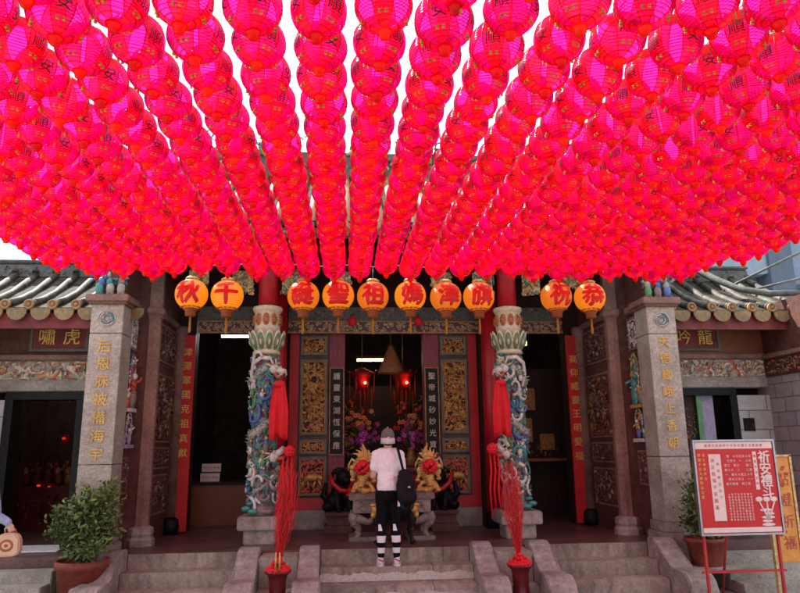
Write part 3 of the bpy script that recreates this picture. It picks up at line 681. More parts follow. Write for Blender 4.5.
def scalemat():
    m, n, out = _nodes('dragon_scales'); p = n.nodes.new('ShaderNodeBsdfPrincipled'); p.inputs['Roughness'].default_value = .45
    tc = n.nodes.new('ShaderNodeTexCoord'); v = n.nodes.new('ShaderNodeTexVoronoi'); v.inputs['Scale'].default_value = 38; n.links.new(tc.outputs['Object'], v.inputs['Vector'])
    r = _ramp(n, v.outputs['Distance'], [(0, (.10, .26, .22)), (.3, (.16, .30, .20)), (.45, (.46, .40, .34)), (.7, (.10, .09, .08))]); n.links.new(r.outputs[0], p.inputs['Base Color'])
    b = n.nodes.new('ShaderNodeBump'); b.inputs['Strength'].default_value = .6; b.inputs['Distance'].default_value = .01; b.invert = True
    n.links.new(v.outputs['Distance'], b.inputs['Height']); n.links.new(b.outputs[0], p.inputs['Normal']); n.links.new(p.outputs[0], out.inputs[0]); return m
M['dragonscale'] = scalemat()
dragon_column(-1, 'painted stone dragon column left of the middle door, red cloth hanging on its right side')
dragon_column(1, 'painted stone dragon column right of the middle door, red cloth hanging on its left side')

# ------------------------------------------------------------------ porch end walls with inscribed piers
def end_wall(s, label, txt):
    t = thing('porch_end_wall', label, 'stone wall', (mx(3.9, s), 9.7, .54), 'end walls of the temple porch')
    nm = -s
    def bx(dx0, dx1, *r, **k):
        a, b = sorted((mx(dx0, s), mx(dx1, s))); return (a, b, *r)
    # front pier
    a, b = sorted((mx(3.70, s), mx(4.13, s))); f = 9.35
    p = obj('pier', MB().box(a, b, f, f + .42, .80, 1.66, bev=.006).box(a, b, f, f + .42, 1.668, 3.395, bev=.006).box(a, b, f, f + .42, 3.402, 3.80, bev=.006), 'granite', t)
    obj('pier_base', MB().box(a - .05, b + .05, f - .06, f + .5, .0, .66, bev=.015).box(a - .02, b + .02, f - .03, f + .46, .662, .798, bev=.012), 'granite2', t)
    m = MB()
    for q, (du, dv) in enumerate(((0, 0), (.0035, .001), (-.0035, -.001), (0, .0035))): column_text(m, txt, (a + b) / 2 + du, f - .004 - .0008 * q, (3.34 if s < 0 else 3.40) + dv, .238, .185 if s < 0 else .165, depth=.05, bold=0)
    obj('lettering', m, 'cutgold', p)
    m = MB(); rr = random.Random(4); cx, cz = (a + b) / 2, 3.60
    for k in range(22):
        q0 = rr.uniform(0, 6.3); R0 = rr.uniform(.03, .12); m.tube([(cx + R0 * math.cos(q0 + u * .5) * 1.05, f - .008, cz + R0 * math.sin(q0 + u * .5)) for u in range(5)], .007, 4, k % 3)
    obj('emblem_carving', m, ['teal', 'white', 'lilac'], p)
    cap = MB().box(a - .07, b + .07, f - .08, f + .46, 3.83, 3.93, bev=.012).box(a - .035, b + .035, f - .04, f + .44, 3.802, 3.829)
    obj('pier_cap', cap, 'pinkstone', t)
    obj('pier_top', MB().box(a + .03, b - .03, f + .12, f + .40, 3.932, 4.5), 'redstone', t)
    m = MB(); rr = random.Random(9 + s)
    for k in range(3):
        m = MB(); figure(m, Vector((a + .07 + .145 * k, f + .03, 3.935)), (1, 0, 0), (0, 0, 1), (0, -1, 0), .33, rr, [4, 0, 1, 2, 3])
        m.ell((a + .07 + .145 * k, f + .05, 3.96), (.06, .04, .03), (0, 1, 3)[k]); m.tube([(a + .07 + .145 * k + .06 * math.cos(b), f + .06, 4.08 + .1 * math.sin(b)) for b in (0, .8, 1.6, 2.4, 3.1)], .018, 5, (2, 0, 1)[k])
        obj('ceramic_figure', m, ['teal', 'blue', 'rose', 'green', 'frieze'], t)
    # side wall behind: niche with statues, round pilaster, carved panels, back pilaster
    N = (nm, 0, 0); U = (0, -s * -1.0, 0)
    a, b = sorted((mx(3.74, s), mx(4.1, s))); obj('side_wall', MB().box(a, b, 9.775, 10.16, .54, 4.5), 'redstone', t)
    a, b = sorted((mx(3.50, s), mx(4.1, s))); sw = obj('side_wall', MB().box(a, b, 10.162, 11.69, .54, 4.95), 'redstone', t)
    a, b = sorted((mx(3.44, s), mx(4.05, s))); obj('cornice', MB().box(a, b, 10.25, 11.5, 3.80, 3.90, bev=.01).box(*sorted((mx(3.64, s), mx(4.05, s))), 9.82, 10.0, 3.80, 3.90, bev=.01), 'pinkstone', t)
    pl = obj('pilaster', MB().lathe([(.118, .80), (.11, 3.74), (.13, 3.78), (.17, 3.83), (.17, 3.89), (.13, 3.93), (.12, 4.5)], (mx(3.53, s), 10.24, 0), 8, 0, False, PI / 8), 'pinkstone', t)
    obj('pilaster_base', MB().lathe([(.20, .54), (.20, .62), (.165, .66), (.18, .70), (.175, .77), (.125, .80)], (mx(3.53, s), 10.24, 0), 8, 0, False, PI / 8), 'granite2', pl)
    bp = obj('pilaster', MB().lathe([(.10, .80), (.095, 3.7), (.13, 3.78), (.13, 3.86)], (mx(3.44, s), 11.52, 0), 20), 'pinkstone', t)
    obj('pilaster_base', MB().lathe([(.14, .54), (.165, .62), (.15, .76), (.10, .80)], (mx(3.44, s), 11.52, 0), 18), 'black', bp)
    def vec(dx, y, z): return Vector((mx(dx, s), y, z))
    def panel(dx, y0, y1, z0, z1, mis, mats, n, figs, seed, depth=.045, size=1.0):
        e = .03; x0_ = mx(dx, s); xo = x0_ + nm * .02; f_ = MB()
        for q in ((y0, y1, z0, z0 + e), (y0, y1, z1 - e, z1), (y0, y0 + e, z0 + e, z1 - e), (y1 - e, y1, z0 + e, z1 - e)): f_.box(min(x0_, xo), max(x0_, xo), q[0], q[1], q[2], q[3])
        fr = obj('panel_frame', f_, 'pinkstone', t)
        c = MB(); k = len(mats); tone = lambda z, u, v: k if z < .38 else (0 if z < .72 else mis[int(11 * abs(noise.noise(Vector((u * 7, v * 7, seed))))) % len(mis)])
        carved(c, (x0_ + nm * .002, y0 + e, z0 + e), (0, 1, 0), (0, 0, 1), N, y1 - y0 - 2 * e, z1 - z0 - 2 * e, .013, depth * .8, seed, tone, 11)
        relief(c, (x0_ + nm * .015, y0 + e, z0 + e), (0, 1, 0), (0, 0, 1), N, y1 - y0 - 2 * e, z1 - z0 - 2 * e, n // 3, mis, seed, depth, figs, size); obj('carving', c, mats + ['plum'], fr)
    mm = ['redstone', 'rose', 'gold2', 'pinkstone']
    panel(3.50, 10.40, 11.38, 3.16, 3.74, [0, 0, 1, 3], mm, 130, 6, 70 + s)
    panel(3.50, 10.40, 11.38, 1.95, 2.98, [0, 0, 1, 2], mm, 240, 12, 73 + s, .055, .7)
    panel(3.50, 10.40, 11.38, 1.56, 1.88, [0, 0, 1], mm, 70, 0, 76 + s)
    panel(3.50, 10.40, 11.38, .90, 1.48, [0, 0, 1], mm, 130, 4, 79 + s)
    cm = ['white', 'blue', 'coral', 'ochre', 'teal', 'lilac', 'rose']
    panel(3.74, 9.79, 10.12, 3.25, 3.75, [0, 6, 6, 5, 4], cm, 40, 2, 82 + s)
    panel(3.74, 9.79, 10.12, 1.25, 1.75, [0, 1], ['redstone', 'rose'], 40, 0, 85 + s)
    # coloured guardian statues on brackets in the niche
    for k, (z, H, ms) in enumerate(((2.42, .74, (0, 2, 6, 1) if s < 0 else (3, 0, 6, 4)), (1.92, .42, (5, 5, 0, 6) if s < 0 else (0, 4, 3, 1)))):
        c = MB(); rr = random.Random(k + 2 * s + 9)
        figure(c, vec(3.70, 9.95, z), (0, 1, 0), (0, 0, 1), N, H * .72, rr, list(ms))
        for q in range(4): figure(c, vec(3.71, 9.81 + .05 * q, z + H * (.0, .45, .62, .05)[q]), (0, 1, 0), (0, 0, 1), N, H * .42, rr, [ms[(q + 1) % 4], ms[q], ms[(q + 2) % 4]])
        for q in range(10): c.tube([vec(3.69, 9.90 + .12 * math.cos(q * .65 + u * .4), z + H * .62 + H * .42 * math.sin(q * .65 + u * .4)) for u in range(4)], .012, 4, ms[q % 4])
        c.box(min(mx(3.66, s), mx(3.74, s)), max(mx(3.66, s), mx(3.74, s)), 9.80, 10.10, z - .05, z, ms[0])
        obj('guardian_relief', c, cm, t)
    return t
end_wall(-1, 'left porch end wall with gold characters cut in its grey stone pier', '后恩庥被備海宇')
end_wall(1, 'right porch end wall with gold characters cut in its pale stone pier', '天德巍峨上香朝')

# ------------------------------------------------------------------ side gates
def side_gate(s, label, plaque):
    t = thing('side_gate', label, 'gatehouse', (mx(5.1, s), 10.4, .54), 'side gates of the temple')
    G = 10.4; P = lambda d0, d1: sorted((mx(d0, s), mx(d1, s)))
    dl, dr = (4.60, 5.50) if s < 0 else (4.60, 5.42)
    a, b = P(4.14, dl - .12); obj('wall', MB().box(a, b, G, G + .3, .54, 2.58), 'ashlar', t); w1 = MB()
    a, b = P(dr + .12, 6.1); w1.box(a, b, G, G + .3, .54, 2.58)
    wl = obj('wall', w1, 'ashlar', t)
    m = MB()
    for d0, d1, z0, z1 in ((dl - .118, dl, .54, 2.578), (dr, dr + .118, .54, 2.578)):
        a, b = P(d0, d1); m.box(a, b, G - .03, G + .25, z0, z1)
    a, b = P(dl - .118, dr + .118); m.box(a, b, G - .03, G + .25, 2.582, 2.70)
    obj('door_frame', m, 'black', t)
    a, b = P(4.14, 6.1)
    obj('stone_lintel', MB().box(a, b, G - .01, G + .3, 2.703, 2.86, bev=.01), 'granite2', t)
    fz = obj('frieze', MB().box(a, b, G + .01, G + .3, 2.862, 3.16), 'frieze', t)
    m = MB(); carved(m, (a + .03, G + .008, 2.875), (1, 0, 0), (0, 0, 1), (0, -1, 0), b - a - .06, .275, .012, .05, 90 + s, lambda z, u, v: 6 if z < .5 else (0, 5, 1, 2, 0, 5, 3)[int(13 * abs(noise.noise(Vector((u * 4, v * 5, s * 3)))) ) % 7], 10)
    relief(m, (a + .03, G - .02, 2.88), (1, 0, 0), (0, 0, 1), (0, -1, 0), b - a - .06, .27, 70, [0, 1, 2, 3, 4, 0, 5, 2], 90 + s, .04, 16); obj('ceramic_carving', m, ['cream', 'coral', 'ochre', 'teal', 'lilac', 'rose', 'frieze'], fz)
    obj('moulding', MB().box(a, b, G - .06, G + .3, 3.163, 3.24, bev=.012), 'pinkstone', t)
    obj('upper_wall', MB().box(a, b, G + .02, G + .3, 3.243, 4.05), 'redstone' if s < 0 else 'brownwood', t)
    # name plaque
    c = mx(4.93, s) if s < 0 else mx(4.93, s); hw = .38
    pq = obj('plaque', MB().box(c - hw, c + hw, G - .03, G + .015, 3.33, 3.70), 'fascia', t)
    m = MB()
    for q in ((c - hw - .04, c + hw + .04, 3.29, 3.33), (c - hw - .04, c + hw + .04, 3.70, 3.74), (c - hw - .04, c - hw, 3.33, 3.70), (c + hw, c + hw + .04, 3.33, 3.70)): m.box(q[0], q[1], G - .045, G + .018, q[2], q[3])
    obj('plaque_frame', m, 'frame2', pq)
    m = MB(); put(m, plaque[0], (c - .18, G - .036, 3.515), .26); put(m, plaque[1], (c + .18, G - .036, 3.515), .26); obj('lettering', m, 'goldtext', pq)
    # roof
    a, b = P(3.80, 6.5)
    m = MB(); e0, e1 = (9.72, 3.78), (11.25, 4.62)
    m.prism([e0, (e0[0], e0[1] + .05), (10.5, 4.16), (e1[0], e1[1] + .05), (12.6, 3.9), (12.6, 3.85), (e1[0], e1[1])], a, b); rf = obj('roof', m, 'tile', t)
    rr = random.Random(s)
    x = a + .12
    while x < b:
        bars, ends, drips = MB(), MB(), MB()
        bars.tube([(x, 9.66, 3.86), (x, 10.1, 4.02), (x, 10.5, 4.21), (x + rr.uniform(-.01, .01), 11.25, 4.70)], [.052, .055, .055, .055], 8)
        for q in range(9):
            u = q / 8; yy = 9.72 + 1.45 * u; zz = 3.885 + .21 * u + .60 * u * u; bars.tube([(x, yy, zz), (x, yy + .03, zz + .015 + .02 * u)], [.064, .058], 8)
        ends.lathe([(.0, 0), (.042, .0), (.046, .012), (.070, .012), (.073, .0), (.073, -.03)], (0, 0, 0), 18)
        for v in ends.bm.verts[-18 * 6:]: v.co = Vector((x + v.co.x, 9.65 - v.co.z, 3.86 + v.co.y))
        ends.ell((x, 9.645, 3.86), (.035, .012, .035), 0, 1)
        xx = x + .16; poly = [(xx - .135, 3.81), (xx - .132, 3.74), (xx - .105, 3.685), (xx - .06, 3.65), (xx, 3.635), (xx + .06, 3.65), (xx + .105, 3.685), (xx + .132, 3.74), (xx + .135, 3.81)]
        drips.prism(poly, 9.66, 9.69, 'y'); x += .32
        obj('barrel_tile', bars, 'tilebar', rf); obj('tile_end', ends, 'tileend', rf); obj('drip_tile', drips, 'tiledrip', rf)
    obj('red_fascia', MB().box(a, b, 9.75, 9.80, 3.53, 3.76, bev=.005), 'fascia', rf)
    obj('soffit', MB().box(a, b, 9.803, 10.42, 3.74, 3.77), 'darkwood', rf)
    rg = obj('ridge', MB().box(a, b, 11.18, 11.34, 4.62, 4.86, bev=.02).box(a, b, 11.14, 11.38, 4.863, 4.92, bev=.02), 'ridge', rf)
    m = MB(); relief(m, (a + .1, 11.175, 4.65), (1, 0, 0), (0, 0, 1), (0, -1, 0), b - a - .2, .2, 90, [0, 0, 1, 2, 3], 44 + s, .03); obj('ridge_carving', m, ['ridge', 'coral', 'teal', 'green'], rg)
    if s > 0:                                               # sweeping ridge end
        x0_ = mx(5.25, s); m = MB()
        m.tube([(x0_, 11.2, 4.95), (x0_ + .1, 11.0, 4.88), (x0_ + .25, 10.6, 4.55), (x0_ + .42, 10.2, 4.28), (x0_ + .7, 9.85, 4.12), (x0_ + 1.1, 9.7, 4.10)], [.06, .065, .06, .055, .05, .045], 8)
        obj('hip_ridge', m, 'ridge', rf)
        m = MB().tube([(x0_ + .75, 10.9, 4.5), (x0_ + 1.2, 10.6, 4.72), (x0_ + 1.8, 10.4, 5.0)], .022, 6).tube([(x0_ + .8, 10.5, 4.32), (x0_ + 1.9, 10.2, 4.55)], .02, 6); obj('steel_rod', m, 'ridge', rf)
    # flank wall coming forward
    a, b = P(6.1, 6.5); fw = obj('flank_wall', MB().box(a, b, 9.3, 10.7, .54, 2.86), 'ashlar2', t)
    obj('flank_wall_upper', MB().box(a, b, 9.3, 10.7, 3.22, 4.0), 'redstone', t)
    xi = mx(6.1, s); m = MB().box(*P(6.08, 6.5), 9.3, 10.399, 2.863, 3.14); fz = obj('flank_frieze', m, 'redstone', t)
    m = MB(); relief(m, (mx(6.08, s), 9.32, 2.88), (0, 1, 0), (0, 0, 1), (-s, 0, 0), 1.05, .24, 70, [0, 1, 2], 99, .05, 4); obj('carving', m, ['rose', 'coral', 'pinkstone'], fz)
    obj('flank_moulding', MB().box(*P(6.02, 6.5), 9.3, 10.34, 3.143, 3.217, bev=.01), 'pinkstone', t)
    # small dark vent tile
    c = mx(5.74 if s < 0 else 5.70, s); v = obj('vent_tile', MB().box(c - .09, c + .09, G - .015, G + .01, 2.02 if s > 0 else 1.72, 2.22 if s > 0 else 1.92), 'black', t)
    m = MB(); relief(m, (c - .08, G - .016, 2.03 if s > 0 else 1.73), (1, 0, 0), (0, 0, 1), (0, -1, 0), .16, .18, 16, [0], 3, .012); obj('vent_carving', m, 'frame', v)
    # the dark room behind
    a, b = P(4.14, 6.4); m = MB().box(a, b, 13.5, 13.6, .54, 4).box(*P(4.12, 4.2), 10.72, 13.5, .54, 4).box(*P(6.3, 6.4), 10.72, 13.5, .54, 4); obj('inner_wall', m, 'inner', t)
    if s < 0:
        a, b = P(4.45, 5.6); obj('sun_patch_slab', MB().box(a, b, 9.75, 10.36, .545, .562, bev=.004), 'sunpatch', t)  # added pale slab, painted stand-in for a sunlit patch of floor
        tb = obj('offering_shelf', MB().box(-5.75, -4.75, 12.6, 13.2, 1.18, 1.24, bev=.008).box(-5.7, -4.8, 12.66, 13.15, .54, 1.178), 'fascia', t)
        m = MB(); relief(m, (-5.7, 12.655, .62), (1, 0, 0), (0, 0, 1), (0, -1, 0), .9, .5, 40, [0, 1], 6, .02); obj('embroidery', m, ['gold2', 'recess'], tb)
        m = MB(); rr2 = random.Random(4)
        for q in range(5): figure(m, Vector((-5.6 + .18 * q, 12.8, 1.245)), (1, 0, 0), (0, 0, 1), (0, -1, 0), .42, rr2, [0, 1, 2])
        obj('idol', m, ['fascia', 'gold2', 'recess'], tb)
    if s > 0:
        a, b = P(4.90, 4.99); obj('green_door_post', MB().box(a, b, G + .05, G + .13, .54, 2.58), 'green', t)
        a, b = P(5.0, 5.2); d = obj('door_leaf', MB().box(a, b, G + .1, G + .15, .54, 2.58), 'lilac', t)
        a, b = P(4.62, 4.89); d = obj('door_leaf', MB().box(a, b, G + .12, G + .16, .54, 2.58), 'recess', t)
        m = MB(); relief(m, (a, G + .118, .8), (1, 0, 0), (0, 0, 1), (0, -1, 0), b - a, 1.7, 90, [0, 1, 2], 8, .03, 3); obj('door_painting', m, ['coral', 'gold2', 'green'], d)
    return t
side_gate(-1, 'left side gate with tiled eave and red plaque over a dark doorway', '嘯虎')
side_gate(1, 'right side gate with tiled eave and red plaque behind the notice board', '吟龍')
# steps up to the gates
for s, nm in ((-1, 'left'), (1, 'right')):
    t = thing('gate_stair', 'grey stone steps leading to the %s side gate' % nm, 'stairs', (mx(5.2, s), 9.2, 0), 'steps of the side gates')
    a, b = sorted((mx(4.25, s), mx(6.05, s)))
    for k, (y0, z) in enumerate(((9.15, .40), (8.85, .27), (8.55, .135))): obj('step', MB().box(a, b, y0, 9.418 if k == 0 else 9.147 - .3 * (k - 1), 0, z, bev=.01), 'granite', t)
# ------------------------------------------------------------------ far building behind the right gate
B = thing('background_building', 'pale blue grey concrete building with curved bands rising behind the right gate', 'building', (20, 30, 0))
m = MB().box(13.5, 40, 31, 45, 0, 9.0); obj('wall', m, 'concrete', B)
m = MB(); m.prism([(13.5, 9.0), (13.5, 9.9)] + [(13.5 + 7.6 * i / 12, 9.9 + 1.15 * math.sin(PI * i / 12 * .5)) for i in range(1, 13)] + [(21.1, 9.9)] + [(21.1 - 7.6 * i / 12, 9.9 - .9 * (i / 12)) for i in range(1, 12)], 30.2, 31, 'y'); obj('curved_band', m, 'concrete', B)
m = MB().box(13.5, 40, 31.2, 45, 9.0, 14.5); obj('upper_wall', m, 'concrete', B)
m = MB().box(13.5, 40, 30.9, 31.19, 9.02, 9.35).box(20.4, 21.6, 30.0, 31.1, 8.9, 14.5).box(13.5, 20.4, 31.0, 31.19, 11.2, 11.45); obj('dark_column', m, 'concrete2', B)
m = MB().box(13.5, 40, 29.4, 45, 14.5, 15.3); obj('roof_slab', m, 'concrete', B)
m = MB()
m.prism([(21.6, 9.2)] + [(21.6 + 6 * math.sin(a), 9.2 + 2.2 * (1 - math.cos(a))) for a in [i * PI / 2 / 10 for i in range(1, 11)]] + [(27.6, 9.2)], 29.8, 31.1, 'y'); obj('curved_band', m, 'concrete', B)

# ------------------------------------------------------------------ inside the hall
def at_tube(name, label, a, b, r, mt, grp=None):
    t = thing(name, label, 'lamp', (Vector(a) + Vector(b)) / 2, grp)
    obj('glass_tube', MB().tube([a, b], r, 8), mt, t)
    m = MB().box(a[0] - .02, b[0] + .02, a[1] - .03, a[1] + .05, a[2] + r + .004, a[2] + r + .06)
    m.box(a[0] + .1, a[0] + .12, a[1], a[1] + .02, a[2] + r + .06, 5.6).box(b[0] - .12, b[0] - .1, b[1], b[1] + .02, a[2] + r + .06, 5.6); obj('fitting', m, 'frame2', t)
at_tube('tube_light', 'lit bluish white tube light in the dark left bay', (-2.36, 13, 3.94), (-1.72, 13, 3.94), .022, 'tube')
at_tube('tube_light', 'lit warm white tube light beside the hanging incense coil', (.25, 14.5, 3.67), (1.07, 14.5, 3.67), .026, 'tubewarm')
t = thing('lit_sign', 'small lit yellowish sign in the right bay beside the column capital', 'sign', (3.3, 12.4, 3.67)); obj('light_box', MB().box(3.2, 3.41, 12.4, 12.46, 3.68, 3.76), emat('sign_glow', (.9, .8, .35), 1.3), t); obj('bracket', MB().box(3.29, 3.32, 12.42, 12.44, 3.762, 5.6), 'black', t)
t = thing('incense_coil', 'brown cone shaped incense coil hanging in the middle doorway', 'incense coil', (.88, 13, 3.23))
m = MB(); pts = []
for q in range(240):
    u = q / 239; pts.append((.88 + (.035 + .225 * u) * math.cos(q * .6), 13 + (.035 + .225 * u) * math.sin(q * .6), 3.76 - .53 * u))
m.tube(pts, .012, 5); obj('coil', m, 'incense', t)
m = MB().tube([(.88, 13, 3.70), (.88, 13, 5.6)], .006, 4)
for q in range(6): m.tube([(.88, 13, 3.78), (.88 + .26 * math.cos(q * 1.047), 13 + .26 * math.sin(q * 1.047), 3.23)], .004, 4)
obj('hanging_string', m, 'gold2', t)
for x, nm in ((.34, 'left'), (1.19, 'right')):
    t = thing('palace_lamp', 'lit red fringed palace lamp above the %s bouquet' % nm, 'lamp', (x, 14, 2.75), 'red palace lamps in the dark hall')
    obj('shade', MB().lathe([(.10, 2.98), (.17, 3.0), (.16, 3.22), (.20, 3.28), (.26, 3.34), (.06, 3.44)], (x, 14, 0), 6), 'redglow', t)
    obj('bulb', MB().ell((x + .06, 13.80, 3.12), .026), 'bulb', t)
    m = MB()
    for q in range(6):
        a = q * 1.047; p = Vector((x + .25 * math.cos(a), 14 + .25 * math.sin(a), 3.34)); m.tube([p, p - Vector((0, 0, .3)), p - Vector((0, 0, .58))], [.008, .022, .018], 5); m.tube([p, p + Vector((.06 * math.cos(a), .06 * math.sin(a), .06))], .012, 5)
    for q in range(22): a = q * .45; p = Vector((x + (.10 + .05 * (q % 3)) * math.cos(a), 14 + .13 * math.sin(a), 2.98 + .15 * (q % 2))); m.tube([p, p - Vector((0, 0, .36 + .1 * (q % 4)))], .013, 4)
    obj('fringe', m, 'coral', t); obj('chain', MB().tube([(x, 14, 3.42), (x, 14, 5.6)], .008, 4), 'gold2', t)
# altar with offerings
t = thing('altar_table', 'dark red carved altar table with gold figures behind the visitor', 'table', (.75, 13.2, .54))
obj('table_top', MB().box(-.35, 1.85, 12.3, 13.6, 1.40, 1.48, bev=.01), 'plum', t)
m = MB().box(-.3, 1.8, 12.42, 12.5, .95, 1.398); ap = obj('apron', m, 'redpaint', t)
m = MB(); relief(m, (-.28, 12.418, .97), (1, 0, 0), (0, 0, 1), (0, -1, 0), 2.06, .4, 120, [0, 0, 1], 14, .04, 6); obj('carving', m, ['gold2', 'coral'], ap)
for x in (-.28, 1.68):
    for y in (12.42, 13.45): obj('leg', MB().box(x, x + .1, y, y + .1, .54, 1.398, bev=.01), 'plum', t)
t = thing('gold_shrine', 'dim gilded shrine screen deep inside the middle doorway', 'shrine', (.75, 15.5, .54))
obj('screen', MB().box(-1.0, 2.4, 15.5, 15.6, .54, 3.2), 'recess', t)
m = MB()
for x0, x1 in ((-.95, .30), (1.15, 2.35)): relief(m, (x0, 15.49, 1.2), (1, 0, 0), (0, 0, 1), (0, -1, 0), x1 - x0, 1.8, 120, [0, 0, 1], 3, .08, 10, .6)
obj('carving', m, ['gold2', 'coral'], t)
def bouquet(x, label, seed, red):
    rr = random.Random(seed); y = 12.6
    t = thing('flower_vase', label, 'flowers', (x, y, 1.48), 'vases of flowers on the altar')
    obj('vase', MB().lathe([(.07, 1.482), (.10, 1.52), (.12, 1.62), (.07, 1.74), (.06, 1.78), (.085, 1.82)], (x, y, 0), 20), 'gold2', t)
    st, lf, gr = MB(), MB(), MB()
    for q in range(56):
        a = rr.uniform(0, 6.3); sp = rr.uniform(.02, .30); h = rr.uniform(1.92, 2.42) + ((.3 if red else .16) if q % 9 == 0 else 0)
        p = Vector((x + sp * math.cos(a), y + sp * .7 * math.sin(a) - .05, h)); st.tube([(x, y, 1.75), (x + sp * .4 * math.cos(a), y + sp * .4 * math.sin(a), (1.75 + h) / 2), p], .005, 4)
        if q % 3 == 0:
            for k in range(3): lf.ell(p + Vector((rr.uniform(-.06, .06), rr.uniform(-.05, .05), rr.uniform(-.08, .04))), (.045, .012, .018), 0, 1, Matrix.Rotation(rr.uniform(0, 3), 3, 'Y') @ Matrix.Rotation(rr.uniform(0, 3), 3, 'Z'))
        mi = 0 if h > 2.25 else rr.choice((1, 1, 2)) if h < 2.15 else rr.choice((0, 1, 3))
        fl = MB()
        if h < 2.5:
            for k in range(5):
                b = k * 1.257 + a; fl.ell(p + Vector((.028 * math.cos(b), -.012, .028 * math.sin(b))), (.024, .008, .017), mi, 1, Matrix.Rotation(-b, 3, 'Y'))
        elif red:
            for k in range(4): fl.ell(p + Vector((rr.uniform(-.05, .05), 0, rr.uniform(-.1, .02))), (.03, .01, .05), 3, 1)
        if len(fl.bm.verts): obj('flower', fl, ['petal', 'magenta', 'orchid', 'redpetal'], t)
    for q in range(46):
        v = rr.random(); gr.ell((x + rr.uniform(-.06, .06) * (1 - v * .75), y - .27 + rr.uniform(-.03, .03), 2.10 - .30 * v), .021, q % 2, 1)
    obj('stem', st, 'leaf', t); obj('foliage', lf, 'leaf', t); obj('orchid_spray', gr, ['orchid', 'magenta'], t)
bouquet(.31, 'vase of orange flowers with red tops and violet orchids, left of the visitor', 2, True)
bouquet(1.21, 'vase of orange flowers with red tops and violet orchids, right of the visitor', 5, True)
# side bay furniture
t = thing('counter', 'brown wooden counter in the left bay under white notices', 'counter', (-2.2, 12.6, .54)); obj('front_panel', MB().box(-2.95, -1.3, 12.6, 12.66, .54, 1.22), 'brownwood', t); obj('counter_top', MB().box(-3.0, -1.25, 12.55, 13.2, 1.222, 1.27, bev=.008), 'darkwood', t)
for k, (x, z) in enumerate(((-2.41, 1.44), (-2.41, 1.275))):
    m = MB().box(x - .17, x + .17, 12.85 - .1 * k, 12.865 - .1 * k, z, z + .145); n_ = tag(obj('notice_card', m, 'paper', origin=(x, 12.85, z)), ['upper of two white notice cards standing on the brown counter', 'lower of two white notice cards standing on the brown counter'][k], 'notice', 'notice cards on the counter')
    for c_ in range(5):
        m = MB(); put(m, '平安光明燈'[c_], (x - .12 + .06 * c_, 12.848 - .1 * k, z + .072), .05, depth=.01)
        if c_ == 0: L_ = m
        else: L_.add(m.bm)
    obj('lettering', L_, 'coral', n_)
t = thing('picture_wall', 'dim shelf of gilt pictures on the dark wall of the right bay', 'shelf', (3.6, 12.9, .54)); obj('back_board', MB().box(2.7, 4.4, 13.0, 13.06, .54, 3.3), 'darkwood', t); obj('shelf_board', MB().box(2.8, 4.2, 12.6, 12.998, 1.55, 1.60), 'brownwood', t)
for x, z, h in ((3.3, 1.9, .45), (3.38, 2.5, .42), (3.72, 1.75, .3)): obj('picture', MB().box(x, x + .28, 12.95, 12.985, z, z + h, bev=.006), 'gold2', t)
m = MB(); relief(m, (3.0, 12.62, 1.62), (1, 0, 0), (0, 0, 1), (0, -1, 0), 1.0, .26, 26, [0, 1], 9, .05, 5); obj('offering', m, ['gold2', 'coral'], t)
rr = random.Random(12)
for k, (x, z) in enumerate(((-5.3, 1.25), (-5.12, 1.22), (-4.95, 2.05))):
    m = MB().lathe([(.02, -.07), (.05, -.06), (.075, 0), (.05, .06), (.02, .07)], (x, 12.7, z), 12)
    m.tube([(x, 12.7, z + .06), (x, 12.7, 3.9)], .004, 4); v_ = tag(obj('red_votive_lamp', m, 'cap', origin=(x, 12.7, z)), ['dim red votive lamp low in the left gate doorway, nearer the wall', 'dim red votive lamp low in the left gate doorway, nearer the pier', 'dim red votive lamp hanging highest in the left gate doorway'][k], 'lamp', 'red votive lamps in the left gate')
    obj('bulb', MB().ell((x, 12.62, z + .01), (.035, .02, .022)), 'ember', v_)
for k, x in enumerate((.11, 1.24)):
    t = thing('small_red_lamp', 'small round red lamp on the beam under the %s festival lantern' % ('聖' if k == 0 else '媽'), 'lamp', (x, 11.3, 3.84), 'small red lamps on the beam')
    obj('globe', MB().ell((x, 11.3, 3.93), (.075, .075, .085), 0, 3), 'cloth', t); obj('hook', MB().tube([(x, 11.3, 4.01), (x, 11.3, 4.06), (x, 11.6, 4.06)], .012, 6), 'gold2', t)

